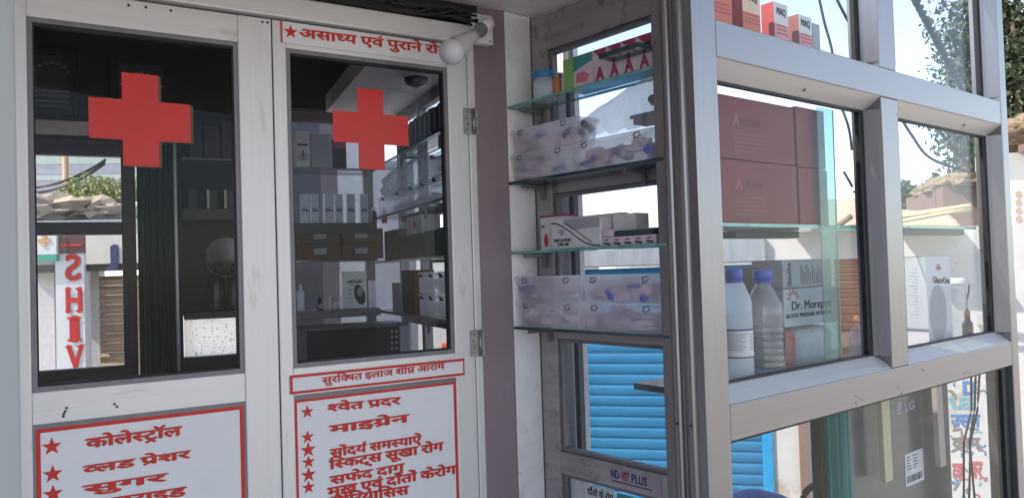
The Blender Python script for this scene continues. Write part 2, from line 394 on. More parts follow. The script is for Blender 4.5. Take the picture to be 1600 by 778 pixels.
def beam_u(mb, pts, u0, u1, mat=0):
    a = [mb.bm.verts.new((u0, p[0], p[1])) for p in pts]; b = [mb.bm.verts.new((u1, p[0], p[1])) for p in pts]; n = len(pts)
    fs = [mb.bm.faces.new(a), mb.bm.faces.new(b[::-1])]+[mb.bm.faces.new((a[i], a[(i+1) % n], b[(i+1) % n], b[i])) for i in range(n)]
    for f in fs: f.material_index = mat
    return mb
# ------------------------------------------------------------------ setting: ground, porch, ceiling
struct('ground', MB().box(-60, 60, -40, 160, -.75, -.7), ground_m)
struct('porch_floor', MB().plan([(-2.2, -1.2), (1.6, -1.2), (2.9, 2.2), (2.4, 3.7), (-.3, 4.3), (-2.6, 3.2)], -.7, 0), concrete)
cp = [S.W(-.02, .16, 0), S.W(.70, .16, 0), K, S.W(1.4, -.02, 0), (1.25, .75, 0), (-1.6, .1, 0), D.W(-1.1, 0, 0), D.W(.645, 0.0, 0), D.W(.68, .14, 0)]
struct('ceiling', MB().plan([(p[0], p[1]) for p in cp], 2.372, 2.55), ceilm)
# shell of the made-up room that holds the door glass reflections
rp = [D.W(-1.0, .06, 0), A.W(-1.75, .1, 0), A.W(.0, .14, 0), B.W(1.117, -.14, 0), B.W(-.12, -.12, 0), D.W(.66, .06, 0)]
struct('mirrored_room_ceiling', MB().plan([(p[0], p[1]) for p in rp], 2.56, 2.62), dark_w)
struct('mirrored_room_floor', MB().plan([(p[0], p[1]) for p in rp], .002, .012), concrete)
# ------------------------------------------------------------------ walls
t = thing('door_side_wall', 'mauve painted wall strip between the hinged door and the shelf bay', 'wall', X, D.W(.675, .05, 0))
c0, c1, c2, c3, c4 = D.W(.647, .004, 0), Cn, S.W(0, .16, 0), S.W(-.12, .16, 0), D.W(.647, .12, 0)
MB().plan([(p[0], p[1]) for p in (c0, c1, c2, c3, c4)], 0, 2.371).build('wall', mauve, t)
t2 = MB().plan([tuple(S.W(*q, 0)[:2]) for q in ((0.0005, .002), (.0045, .0), (.0045, .114), (.0005, .114))], 0.001, 2.37).build('reveal_plaster', plaster, t); t2['label'] = 'white plastered reveal'
o = solo('lintel_beam', MB().box(-1.15, .44, -.035, .10, 2.30, 2.56, .006).box(.44, .66, -.005, .10, 2.31, 2.37), dark_w, D, 'dark brown boxed beam above the two glazed doors', 'beam')
# wall above the shelving at the back of the mirrored room
def wallbox(name, pl, rects, w0, w1, mat, label, cat='wall', bev=0):
    mb = MB()
    for a, b, c, d in rects: mb.box(a, b, w0, w1, c, d, bev)
    return solo(name, mb, mat, pl, label, cat)
wallbox('mirrored_room_back_wall', A, [(-1.75, -.43, 2.103, 2.56), (-1.03, -.86, 0, 2.1), (-.60, -.42, 0, 2.1), (-.858, -.602, 0, 1.15), (-.858, -.602, 1.335, 2.1), (-1.75, -1.47, 0, 2.1), (-1.468, -1.032, 0, 1.08), (-.418, .13, 0, 1.02), (-.42, .13, 2.29, 2.56)], .03, .10, dark_w, 'dark brown board wall at the back of the mirrored room in the doors')
wallbox('mirrored_room_right_wall', B, [(-.12, 1.10, 0, .98), (-.12, 1.10, 2.29, 2.56)], -.20, -.13, dark_w, 'dark wall under and over the side shelving reflected in the right door')
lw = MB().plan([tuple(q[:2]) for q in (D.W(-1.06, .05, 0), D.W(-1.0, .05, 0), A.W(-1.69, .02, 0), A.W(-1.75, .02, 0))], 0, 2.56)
solo('mirrored_room_left_wall', lw, dark_w, X, 'dark left side wall closing the mirrored room in the doors', 'wall')
# unseen building added on the left to block the sun from the porch
nb = thing('sun_blocker_building', 'unseen building added left of the clinic porch to keep the sun off', 'building', X, (-3.4, -1.0, -.7))
MB().box(-4.6, -2.4, -4.5, 1.2, -.7, 3.1).build('wall', wallg, nb); MB().box(-4.7, -2.25, -4.6, 1.3, 3.1, 3.25).build('roof', concrete, nb)
# ------------------------------------------------------------------ doors
def pu(x, y, w=0): return D.uv(x, y, w)
def door(name, label, u0, u1, g0, g1, kind):
    t = thing(name, label, 'door', D, ((u0+u1)/2, .02, .02))
    f = MB()
    MBv = MB()
    for a, b in ((u0, g0), (g1, u1)): MBv.box(a, b, 0, .04, .02, 2.232, .003)
    MBv.build_each('stile', door_v, t)
    f.box(g0, g1, .001, .039, 2.155, 2.231, .002); f.box(g0, g1, .001, .039, 1.158, 1.236, .002); f.box(g0, g1, .001, .039, .03, .16, .002)
    f.build_each('rail', door_h, t)
    b = MB()
    s = .012
    b.box(g0, g0+s, .005, .03, 1.236, 2.155); b.box(g1-s, g1, .005, .03, 1.236, 2.155); b.box(g0+s, g1-s, .005, .03, 2.155-s, 2.155); b.box(g0+s, g1-s, .005, .03, 1.236, 1.236+s)
    b.build('glazing_bead', frame_g, t)
    k = MB(); e = s+.004
    k.box(g0+s, g0+e, .012, .03, 1.248, 2.143); k.box(g1-e, g1-s, .012, .03, 1.248, 2.143); k.box(g0+e, g1-e, .012, .03, 2.143-.006, 2.143); k.box(g0+e, g1-e, .012, .03, 1.248, 1.253)
    k.build('glazing_gasket', rubber, t)
    MB().box(g0+s, g1-s, .018, .023, 1.248, 2.143).build('glass_pane', clear, t)
    return t
d1 = door('glazed_door', 'left hand glazed door with dark glass, a red cross and a short list of ailments', -.70, -.014, -.607, -.107, 0)
d2 = door('glazed_door', 'right hand glazed door with hinges and a red cross, beside the mauve wall', -.011, .618, .027, .546, 1)
def cross(par, v, h, w0, refl_off):
    (vx0, vx1, vy0, vy1), (hx0, hx1, hy0, hy1) = v, h
    xm = (vx0+vx1)/2; ym = (hy0+hy1)/2
    def pl(d, e):
        a, b = pu(vx0, ym)[0]+d, pu(vx1, ym)[0]+d; zt, zb = pu(xm, vy0)[1]+e, pu(xm, vy1)[1]+e
        c, f = pu(hx0, ym)[0]+d, pu(hx1, ym)[0]+d; zu = pu(xm, hy0)[1]+e; zl = pu(xm, hy1)[1]+e
        return [(a, zt), (b, zt), (b, zu), (f, zu), (f, zl), (b, zl), (b, zb), (a, zb), (a, zl), (c, zl), (c, zu), (a, zu)]
    r = MB().poly(pl(0, 0), w0, w0-.0008).build('red_cross', red2, par)
    if refl_off: MB().poly(pl(*refl_off), w0+.0018, w0+.0010).build('cross_reflection', brown_refl, r)  # offset brown copy: reflection of the cross's back, built as a sheet
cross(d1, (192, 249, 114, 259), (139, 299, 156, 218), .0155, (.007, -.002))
cross(d2, (562, 603, 138, 264), (523, 641, 176, 224), .0155, None)
# sign boards on the doors
def board(par, u0, u1, z1, z0, bw, w=0.006):
    MB().box(u0-.012, u0, 0.002, .03, z0, z1+.012).box(u1, u1+.012, 0.002, .03, z0, z1+.012).box(u0, u1, .002, .03, z1, z1+.012).build('panel_bead', frame_g, par)
    p = MB().box(u0, u1, w, .03, z0, z1).build('sign_board', signw, par)
    b = MB()
    b.box(u0+.001, u1-.001, w-.001, w, z1-bw, z1-.001); b.box(u0+.001, u0+bw, w-.001, w, z0, z1-bw); b.box(u1-bw, u1-.001, w-.001, w, z0, z1-bw)
    b.build('red_border', red, p); return p
L0, L1 = -.602, -.112
p1 = board(d1, L0, L1, 1.148, .17, .011)
p2 = board(d2, pu(460, 640)[0], pu(714, 620)[0], 1.146, .17, .009)
def line(par, tokens, a, b, hpx, w=.0045, bold=.043, name='lettering', mat=red):
    """a, b: where the top line of the writing starts and ends"""
    q0, q1 = pu(*a), pu(*b); h = q0[1]-pu(a[0], a[1]+hpx)[1]
    o = letter(MB(), tokens, q0, q1, h, w, bold).build(name, mat, par); return o
line(p1, ['को', 'ले', ('h', 'स'), ('c', 'ट'), 'ॉ', 'ल'], (135, 686.5), (283, 666.3), 14)
line(p1, [('h', 'व'), 'ल', 'ड', ' ', ('s', 'पे'), 'श', 'र'], (131, 728.6), (297, 703.7), 12)
line(p1, ['सु', 'ग', 'र'], (131, 759.5), (260, 739.5), 12)
line(p1, ['था', 'य', 'रा', 'इ', 'ड'], (131, 785), (290, 760.8), 14)
sm = MB()
for x, y, r in ((81, 698, .0225), (82.5, 741, .0225), (83, 772, .0225)): star(sm, pu(x, y), r, .0055)
sm.build_each('star_bullet', red, p1)
for tk, a, b, h in (
    ([('h', 'श'), 'वे', 'त', ' ', ('s', 'प'), 'द', 'र'], (512, 632.5), (626, 620.5), 11),
    (['मा', 'इ', ('s', 'गे'), 'न'], (516, 665.6), (638.6, 647.4), 12),
    (['सों', 'द', ('r', 'य'), ' ', 'स', 'म', ('h', 'स'), 'या', 'ऐं'], (517, 702.5), (659, 680.6), 12),
    (['ि', ('h', 'स'), 'क', 'ट्', 'स', ' ', 'सू', 'खा', ' ', 'रो', 'ग'], (515.6, 720.4), (693, 691), 13),
    (['स', 'फे', 'द', ' ', 'दा', 'ग़'], (517, 745), (632, 724), 12),
    (['मु', 'ख', ' ', 'ए', 'वं', ' ', 'दाँ', 'तों', ' ', 'के', 'रो', 'ग'], (513, 763), (713, 727.4), 13),
    (['सो', 'ि', 'र', 'या', 'ि', 'स', 'स'], (517, 778), (639, 759), 13)):
    line(p2, tk, a, b, h)
sm = MB()
for x, y, r in ((481, 643.7, .02), (481.5, 683, .02), (482.5, 703, .0235), (483, 722, .02), (483, 742, .0235), (483, 761.5, .02)): star(sm, pu(x, y), r, .0055)
sm.build_each('star_bullet', red, p2)
# strip with slogan on the lock rail of the right door
sa, sb = pu(452.5, 600)[0], pu(724.5, 570)[0]
z1, z0 = pu(452.5, 586.5)[1], pu(452.5, 616)[1]
st = MB().box(sa, sb, -.004, 0.0005, z0, z1).build('slogan_strip', signw, d2)
b = MB(); e = .0075
b.box(sa, sb, -.0048, -.0041, z1-e, z1).box(sa, sb, -.0048, -.0041, z0, z0+e).box(sa, sa+e, -.0048, -.0041, z0+e, z1-e).box(sb-e*.6, sb, -.0048, -.0041, z0+e, z1-e)
b.build('red_border', red, st)
line(st, ['सु', 'र', 'ि', ('h', 'क'), 'ष', 'त', ' ', 'इ', 'ला', 'ज', ' ', 'शी', ('s', 'घ'), ' ', 'आ', 'रा', 'म'], (502.5, 589.5), (693, 567), 9.5, -.0055, .025)
# header strip
ha, hb = pu(438, 50)[0], pu(700, 85)[0]
hs = MB().box(ha, hb, -.003, .0005, 2.168, 2.230).build('header_strip', signw, d2)
line(hs, ['अ', 'सा', ('h', 'ध'), 'य', ' ', 'ए', 'वं', ' ', 'पु', 'रा', 'ने', ' ', 'रो', 'ग'], (467, 46), (699, 75), 13, -.004, .035)
sm = star(MB(), pu(453.6, 51), .021, -.0042); sm.box(ha, ha+.005, -.0045, -.0031, 2.168, 2.229); sm.build('star_bullet', red, hs)
# screws, rivets, hinges
sc = MB()
for x, y in ((201, 9), (228, 12), (267, 17), (410, 35), (418, 36)): q = pu(x, y); sc.lathe(0, 0, [(.0035, 0), (.003, .002)], 10, axis=(0, -1, 0), org=(q[0], -.0005, q[1]))
sc.build_each('screw', ink, d1)
sc = MB()
for x, y in ((104, 637), (102, 642), (100, 646), (99, 650), (179, 631), (183, 635)): q = pu(x, y); sc.lathe(0, 0, [(.003, 0), (.003, .001)], 10, axis=(0, -1, 0), org=(q[0], -.0005, q[1]))
sc.build('rivet_holes', ink, d1)
for zc in (1.985, 1.262, .45):
    h = MB().box(.60, .652, -.008, -.003, zc-.042, zc+.042, .001).build('hinge', old_h, d2)
    g = MB()
    for k in range(4): g.lathe(0, 0, [(.0045, 0), (.003, .002)], 10, axis=(0, -1, 0), org=(.612 if k % 2 else .608, -.008, zc-.03+k*.02))
    g.lathe(.632, -.011, [(.006, zc-.042), (.006, zc+.042)], 12); g.build_each('hinge_screw', steel, h)
# door frame: head and jambs
t = thing('door_frame', 'white aluminium door frame around both glazed doors', 'door frame', D, (0, .03, 0))
MB().box(-1.02, .64, -.022, .05, 2.236, 2.298, .004).build('frame_head', door_h, t)
MB().box(.6195, .646, -.002, .05, 0, 2.2355, .003).box(-.80, -.7015, -.002, .05, 0, 2.2355, .003).build_each('frame_jamb', door_v, t)
MB().box(-.0135, -.0115, .004, .038, .02, 2.23).build('meeting_strip', rubber, t)
# cable bundle on top of the frame
mb = MB()
for k in range(9):
    pts = []
    for i in range(14):
        u = .33 + .31*i/13; pts.append((u, -.035 - .012*math.sin(i*1.3+k), 2.312 + .010*math.sin(i*.9+k*1.7)+.003*k - .012*max(0, (u-.55)/.1)))
    mb.tube(pts, .0045, 6)
mb.tube([(-.9, -.045, 2.305), (-.2, -.045, 2.307), (.36, -.045, 2.309)], .008, 8)
solo('cable_bundle', mb, wirem, D, 'tangled black cables running along the top of the door frame to the bulb box', 'cables')
# bulb and its box
t = thing('bulb_fitting', 'unlit round bulb in a white angled holder on a square box above the door', 'light bulb', D, (.665, -.02, 2.25))
jb = MB().box(.622, .702, -.036, -.003, 2.238, 2.335, .004).build('junction_box', bulbw, t)
g = MB()
for u, z in ((.690, 2.326), (.690, 2.248), (.632, 2.248)): g.lathe(0, 0, [(.004, 0), (.003, .002)], 10, axis=(0, -1, 0), org=(u, -.036, z))
g.build_each('box_screw', steel, jb)
a0 = Vector((.664, -.036, 2.297)); MB().lathe(0, 0, [(.030, 0), (.030, .008), (.024, .012)], 28, axis=(0, -1, 0), org=a0).build('holder_base', bulbw, t)
q = at(706, 82, 2.22); q = q - D.o; bc = Vector((q @ D.u, q @ D.n, q[2])); p1_ = a0 + Vector((-.004, -.045, -.006))
MB().tube([a0 + Vector((0, -.008, 0)), a0 + Vector((0, -.03, 0)), p1_, p1_ + (bc-p1_)*.25], .0195, 20).build('holder_arm', bulbw, t)
ax = (bc-p1_).normalized(); s0 = p1_ + (bc-p1_)*.2; Lb = (bc-s0).length
MB().lathe(0, 0, [(.0215, 0), (.0225, .004), (.0225, .018), (.0215, .022)], 24, axis=ax, org=s0 + ax*.008).build('bulb_cap', frame_g, t)
prof = [(.019, Lb*.30), (.021, Lb*.42), (.027, Lb*.62), (.0335, Lb*.82)] + [(.037*math.sin(a), Lb + .037*math.cos(a)*.98) for a in [math.pi*(.62-.62*i/9) for i in range(9)]] + [(.002, Lb+.0365)]
MB().lathe(0, 0, prof, 32, axis=ax, org=s0).build('bulb', bulbm, t)
# near post at the left edge of the view
q0 = at(-110, 400, 1.25); q1 = at(38, 400, 1.25)
solo('porch_post', MB().box(q0[0], q1[0], 1.12, 1.25, 0, 2.371, .022, seg=4), M('pale_grey_post_paint', (.46, .48, .48), .5, .05, .06, (3, 3, 1.5), spot=[((.34, .34, .33), .62, (8, 8, 3), .3)]), X, 'pale grey rounded post close by, left of the glazed doors', 'post')
# ------------------------------------------------------------------ shelf bay beside the doors: window behind, glass shelves
t = thing('bay_window', 'weathered aluminium window behind the glass shelves, looking out to a blue shutter', 'window', S, (.35, .14, .0))
W0, W1 = .117, .157
def ubar(mb, u0, u1, z0, z1, bev=.003, w0=W0, w1=W1): mb.box(u0, u1, w0, w1, z0, z1, bev)
v = MB(); ubar(v, .006, .084, 0, 2.36); ubar(v, .60, .70, 0, 2.36); v.build_each('frame_jamb', old_h, t)
h = MB(); ubar(h, .085, .599, 2.236, 2.36); ubar(h, .085, .599, 1.748, 1.79); ubar(h, .085, .599, 1.262, 1.303); ubar(h, .085, .599, .812, .884); ubar(h, .085, .599, .0, .12); h.build_each('frame_rail', old_h, t)
bd = MB()
for z0, z1 in ((.12, .812), (.884, 1.262), (1.303, 1.748), (1.79, 2.236)):
    a, c = .085, .599; d = .013
    bd.box(a, a+d, W0+.012, W1-.004, z0, z1, .002); bd.box(c-d, c, W0+.012, W1-.004, z0, z1, .002)
    bd.box(a+d, c-d, W0+.012, W1-.004, z1-d, z1, .002); bd.box(a+d, c-d, W0+.012, W1-.004, z0, z0+d, .002)
    MB().box(a+d, c-d, W0+.025, W0+.03, z0+d, z1-d).build('glass_pane', winglass, t)
bd.build('glazing_bead', frame_g, t)
for z in (1.79,):
    pass
# brand sticker on the bottom rail
a, b_ = S.u1(953, 745, W0), S.u1(1034, 760, W0)
st = MB().box(a, b_, W0-.0012, W0-.0002, .820, .872).build('sticker', M('lilac_sticker', (.34, .29, .33), .5, var=.05), t)
letter(MB(), 'ND-', (a+.008, .867), (a+.045, .867), .026, W0-.0020, .02).build('lettering', navy, st)
letter(MB(), 'VIT', (a+.049, .867), (a+.083, .867), .026, W0-.0020, .02).build('lettering', M('dark_red_ink', (.25, .02, .02), .6), st)
letter(MB(), 'PLUS', (a+.092, .867), (a+.152, .867), .026, W0-.0020, .02).build('lettering', navy, st)
mb = MB()
for k in range(26): mb.box(a+.008+k*.0063, a+.008+k*.0063+.0045, W0-.0018, W0-.0014, .830, .8345)
mb.build('fine_print', navy, st)
# papers behind the lowest pane
for k, (x0, x1, y0, lab, mt) in enumerate(((887, 915, 752, 'plain cream paper sheet behind the lowest bay pane', whitec), (914, 962, 757, 'notice with black Hindi lettering behind the lowest bay pane', signw), (964, 1010, 768, 'teal printed leaflet behind the lowest bay pane', tealp))):
    ww = .152
    u0, u1 = S.u1(x0, y0, ww), S.u1(x1, y0, ww); z1 = .792 - .004*k
    p = MB().box(u0+.002, u1-.002, ww-.002, ww-.001, .45, z1); p = solo('paper_notice', p, mt, S, lab, 'notice', 'papers behind the lowest bay pane')
    if k == 1: 
        e2 = MB(); letter(e2, ['दाँ', 'तों', ' ', 'के', ' ', 'रो', 'ग'], (u0+.012-(u0+u1)/2, z1-.016-.45), (u1-.01-(u0+u1)/2, z1-.016-.45), .018, -.0008, .03); e2.build('lettering', ink, p)
def gshelf(pl, u0, u1, w0, w1, z, th, label, group, brackets=(), edge=None, rail=None):
    """glass sheet whose top is at z"""
    t = thing('glass_shelf', label, 'shelf', pl, ((u0+u1)/2, (w0+w1)/2, z-th), group)
    mb = MB(); mb.box(u0+.002, u1-.002, w0+.002, w1-.002, z-th, z); mb.build('glass_sheet', shelfg, t)
    e = MB(); e.box(u0, u1, w0, w0+.0018, z-th, z); e.box(u0, u1, w1-.0018, w1, z-th, z); e.box(u0, u0+.0018, w0+.002, w1-.002, z-th, z); e.box(u1-.0018, u1, w0+.002, w1-.002, z-th, z)
    e.build('polished_edge', edge or teal, t)
    for bu in brackets:
        m_ = MB().box(bu-.006, bu+.006, w0+.02, w1, z-th-.014, z-th-.001, .002); m_.box(bu-.006, bu+.006, w1-.012, w1, z-th-.05, z-th-.014, .002); m_.build('bracket', frame_g, t)
    if rail: MB().box(rail[0], rail[1], rail[2], rail[3], z-th-.026, z-th-.001, .003).build('support_rail', darkc, t)
    return t
G = 'glass shelves of the bay'
gshelf(S, .006, .66, .0, .112, 2.045, .008, 'topmost glass shelf of the bay, under the jar and the pink and white boxes', G, (.05,))
gshelf(S, .006, .66, -.004, .112, 1.790, .010, 'glass shelf of the bay under the polythene bag and upper plastic boxes', G, (.05, .5), dteal)
gshelf(S, .006, .66, -.002, .112, 1.556, .008, 'glass shelf of the bay carrying the swoosh printed carton', G, (.05,))
gshelf(S, .006, .66, -.002, .112, 1.306, .008, 'lowest glass shelf of the bay, under the four clipped plastic boxes', G, (.06,), dteal)
# jar and amber pot
def lidjar(pl, u, w_, z, r, h, lidh, mats, label, cat, name='jar', seg=28):
    t = thing(name, label, cat, pl, (u, w_, z))
    MB().lathe(u, w_, [(r*.9, z), (r, z+.006), (r, z+h*.85), (r*.9, z+h*.93), (r*.88, z+h)], seg).build('jar_body', mats[0], t)
    MB().lathe(u, w_, [(r*1.02, z+h*.96), (r*1.05, z+h*.97), (r*1.05, z+h*.96+lidh), (r*.98, z+h*.96+lidh+.004)], seg).build('lid', mats[1], t); return t
wj = .06
uj = S.u1(852, 135, wj); lidjar(S, uj, wj, 2.046, .040, .078, .018, (milkp, lblue), 'cloudy plastic jar with a blue lid at the end of the top shelf', 'jar')
ua = S.u1(871, 135, wj-.025); lidjar(S, ua, wj-.025, 2.046, .0165, .056, .012, (amber, frame_g), 'small amber pot with a grey lid between the jar and the boxes', 'pot', 'pill_pot')
def bx(pl, name, u0, u1, w0, w1, z0, z1, mat, label, cat='box', group=None, bev=.0015, rot=0):
    t = thing(name, label, cat, pl, ((u0+u1)/2, (w0+w1)/2, z0), group)
    MB().box(u0, u1, w0, w1, z0, z1, bev, rot=rot).build('carton', mat, t); return t
# row of boxes on the top shelf: green ended one first
g0 = S.u1(880, 130, .01); z0 = 2.046; hh = .098; wd = .056
cols = ['green ended box with a teal and pink front on the top bay shelf', 'second pink and white box of the top bay row', 'third pink and white box of the top bay row', 'fourth pink and white box of the top bay row', 'fifth pink and white box of the top bay row, half behind a glass edge', 'sixth pink and white box of the top bay row, next to the aluminium post']
for k in range(6):
    u0 = g0 + (0 if k == 0 else .128 + (k-1)*(wd+.001)); u1 = u0 + (.126 if k == 0 else wd)
    t = bx(S, 'medicine_box', u0, u1, .012, .105, z0, z0+hh, MATS.get('lilac_card') or M('lilac_card', (.55, .46, .53), .5), cols[k], 'box', 'boxes in a row on the top bay shelf')
    if k == 0:
        MB().box(u0-.0012, u0, .013, .104, z0+.001, z0+hh-.001).box(u0+.001, u0+.045, .0108, .012, z0+.001, z0+hh-.001).build('green_end', greenc, t)
        MB().poly([(u0+.046, z0+.05), (u0+.085, z0+.062), (u1-.001, z0+.07), (u1-.001, z0+hh-.001), (u0+.046, z0+hh-.001)], .0118, .0108).build('teal_panel', tealp, t)
        MB().poly([(u0+.055, z0+.016), (u0+.1, z0+.012), (u0+.112, z0+.03), (u0+.09, z0+.045), (u0+.058, z0+.042)], .0118, .0108).build('pink_drawing', M('pink_drawing', (.55, .16, .2), .5), t)
    else:
        a = u0
        m_ = MB(); m_.poly([(a+.002, z0+hh-.002), (a+wd-.002, z0+hh-.002), (a+wd-.002, z0+.055), (a+.026, z0+.075)], .0118, .0108)
        m_.build('pink_panel', pink, t)
        letter(MB(), 'A', (a+.012, z0+.042), (a+.044, z0+.042), .038, .0106, .04).build('lettering', pink, t)
        letter(MB(), '100', (a+.03, z0+.075), (a+.05, z0+.075), .01, .0106, .02).build('lettering', ink, t)
M('dull_plum_card', (.42, .28, .36), .5)
M('sky_lit_sill_aluminium', (.60, .58, .565), .36, .4, .06, (1.2, 120, 120), spot=[((.34, .31, .28), .62, (8, 8, 24), .45)])  # paler bead aluminium: reflected sky and bounce put into its colour
# clear clipped boxes
def clipbox(pl, u0, u1, w0, w1, z0, z1, label, group, cont=contm, caps=(), clips=2, see=binp):
    t = thing('plastic_box', label, 'plastic box', pl, ((u0+u1)/2, (w0+w1)/2, z0), group)
    i = .008; hz = z1-.013
    mb = MB(); a = [(u0+i, w0+i), (u1-i, w0+i), (u1-i, w1-i), (u0+i, w1-i)]; b = [(u0+.002, w0+.002), (u1-.002, w0+.002), (u1-.002, w1-.002), (u0+.002, w1-.002)]
    va = [mb.bm.verts.new((p[0], p[1], z0)) for p in a]; vb = [mb.bm.verts.new((p[0], p[1], hz)) for p in b]
    mb.bm.faces.new(va[::-1])
    for k in range(4): mb.bm.faces.new((va[k], va[(k+1) % 4], vb[(k+1) % 4], vb[k]))
    es = [e for e in mb.bm.edges if abs(e.verts[0].co.z-e.verts[1].co.z) > .01]
    bmesh.ops.bevel(mb.bm, geom=es, offset=.010, segments=3, affect='EDGES')
    mb.build('box_body', see, t)
    MB().box(u0, u1, w0, w1, hz, z1, .004).build('lid', see, t)
    c = MB(); L = (u1-u0)
    for k in range(clips):
        cu = u0 + L*((k+.5)/clips if clips > 1 else .5) + (.0 if clips > 1 else 0)
        cu = u0 + L*(.18 + .64*k/(max(1, clips-1)))
        c.tube([(cu-.012, w0-.001, hz-.004), (cu-.008, w0-.004, hz+.004), (cu+.010, w0-.004, hz+.006), (cu+.013, w0-.003, hz-.002), (cu+.004, w0-.004, hz-.009), (cu-.010, w0-.003, hz-.008)], .0022, 6)
    c.build_each('lid_clip', frame_g, t)
    rnd = random.Random(int(u0*9999)+int(z0*7777))
    g = MB(); H = hz-z0
    g.blob((u0+L*.5, (w0+w1)/2, z0+H*.38), (L*.48, (w1-w0)*.42, H*.42), 4, .30, 3.5, int(u0*97)+int(z0*31), flat=-H*.36)
    for k in range(14):
        cu = u0+.03+(L-.06)*rnd.random(); rr = .010+.012*rnd.random()
        g.blob((cu, w0+.03+.03*rnd.random(), z0+.015+H*.65*rnd.random()), (rr*1.6, rr, min(rr, H*.25)), 2, .3, 2, k)
    g.build('packed_goods', cont, t)
    g = MB()
    for k in range(13):
        cu = u0+.03+(L-.07)*rnd.random(); zc = z0+.010+H*.6*rnd.random(); a_, b_ = .008+.018*rnd.random(), .004+.012*rnd.random()
        if k % 3: g.box(cu-a_, cu+a_, w0+.012, w0+.03, zc-b_, zc+b_, .0015, mat=k % 5, rot=rnd.uniform(-.3, .3))
        else: g.tube([(cu-a_*1.6, w0+.02, zc), (cu+a_*1.2, w0+.024, zc+.01*rnd.random())], .0055, 8, mat=(k+1) % 5)
    g.build_each('small_packet', [MATS['lilac_card'], whitep, bluep, whitec, MATS['dull_plum_card']], t)
    if caps:
        g = MB()
        for (fu, fz, rr) in caps:
            g.lathe(0, 0, [(rr, 0), (rr, .014)], 14, axis=(.3, -1, .1), org=(u0+L*fu, w0+.022, z0+H*fz))
        g.build_each('blue_cap', bluep, t)
    return t
GB = 'clipped plastic boxes on the bay shelves'
um = S.u1(905, 450, 0); ue = .655
zA = 1.307; hA = .083
clipbox(S, .010, um-.002, .004, .108, zA, zA+hA, 'clipped box of pale goods, lower left of four on the lowest bay shelf', GB)
clipbox(S, um+.002, ue-.02, .004, .108, zA, zA+hA, 'clipped box of violet packets, lower right of four on the lowest bay shelf', GB, contd)
clipbox(S, .008, um-.004, .004, .108, zA+hA+.001, zA+2*hA, 'clipped box of grey goods, upper left of four on the lowest bay shelf', GB, contd)
clipbox(S, um, ue-.02, .004, .108, zA+hA+.001, zA+2*hA, 'clipped box with blue capped vials, upper right of four on the lowest bay shelf', GB, contm, ((.33, .45, .010), (.36, .25, .011), (.75, .2, .011)))
zB = 1.791; hB = .088
um2 = S.u1(890, 240, 0)
clipbox(S, .008, um2-.002, .002, .108, zB, zB+hB, 'clipped box on the second bay shelf, lower of two by the plaster', GB)
clipbox(S, um2+.002, ue-.03, .004, .108, zB, zB+hB, 'clear clipped box of dark packets under the polythene bag on the second bay shelf', GB, contd, ((.55, .5, .009), (.25, .45, .008), (.9, .4, .014)))
clipbox(S, .010, um2+.03, .004, .108, zB+hB+.001, zB+2*hB-.006, 'clipped box on the second bay shelf, upper of two beside the polythene bag', GB)
# polythene bag lying over the boxes
t = thing('polythene_bag', 'crumpled clear polythene bag of blue capped bottles over the plastic boxes', 'plastic bag', S, (.40, .05, zB+hB+.002))
from mathutils import noise as _ns
mb = MB(); N, Mm = 44, 16; grid = []
ub0 = S.u1(853, 218, 0)
for i in range(N+1):
    row = []; f = i/N; u = ub0 + (.655-ub0)*f
    top = .010 + .165*min(1, max(0, f)**.75)
    for j in range(Mm+1):
        g = j/Mm; ang = math.pi*g
        wq = .055 - math.cos(ang)*.052*min(1, .35+f*2.2); z = zB+hB+.003 + math.sin(ang)**.7*top
        nn = _ns.fractal(Vector((u*22, wq*22, z*22)), 1, 2, 4)*.016*min(1, .2+f*2)
        row.append(mb.bm.verts.new((u+nn*.5, wq+nn*.8, max(zB+hB+.003, z+nn))))
    grid.append(row)
for i in range(N):
    for j in range(Mm): mb.bm.faces.new((grid[i][j], grid[i+1][j], grid[i+1][j+1], grid[i][j+1])).smooth = (i*7+j*3) % 5 > 1
mb.build('bag', bagp, t)
g = MB()
for fu, fz, r in ((.14, .02, .011), (.19, .035, .012), (.32, .05, .010), (.37, .03, .011), (.29, .02, .010), (.9, .08, .013), (.93, .03, .012)):
    g.lathe(0, 0, [(r, 0), (r, .016)], 14, axis=(.5, -1, .3), org=(ub0+(.655-ub0)*fu, .03, zB+hB+.012+fz*.8))
g.build_each('bottle_cap', navy, t)
MB().box(.53, .65, .03, .09, zB+hB+.022, zB+hB+.036, .002).box(.52, .655, .028, .09, zB+hB+.04, zB+hB+.05, .002).build('packets', navy, t)
# third bay shelf
z0 = 1.557
u0, u1 = S.u1(838, 370, .02), S.u1(862, 370, .01)
t = bx(S, 'medicine_box', u0-.006, u1+.02, .045, .105, z0, S.z1(840, 340, .02), whitec, 'upright white box with a red top and red figures behind the swoosh carton')
MB().box(u0-.006, u1+.02, .0445, .1055, S.z1(840, 340, .02), S.z1(840, 340, .02)+.006).build('red_top', pink, t)
m_ = MB(); m_.poly([(u0+.014, z0+.012), (u0+.026, z0+.012), (u0+.032, z0+.035), (u0+.02, z0+.058), (u0+.010, z0+.035)], .0448, .0438); m_.build('red_figures', redc, t)
m_ = MB().box(u0-.001, u0+.016, .0436, .0446, z0+.078, z0+.081).box(u0-.001, u0+.014, .0436, .0446, z0+.073, z0+.076); m_.build('lettering', ink, t)
u0, u1 = S.u1(862, 365, .006), S.u1(938, 365, .006); zt = S.z1(862, 345, .006)
t = bx(S, 'medicine_carton', u0, u1, .006, .075, z0, zt, whitec, 'white carton with a dark green swoosh and grey panel on the third bay shelf')
L = u1-u0; H = zt-z0
def sw(f): return [(u0+L*x, z0+H*y) for x, y in f]
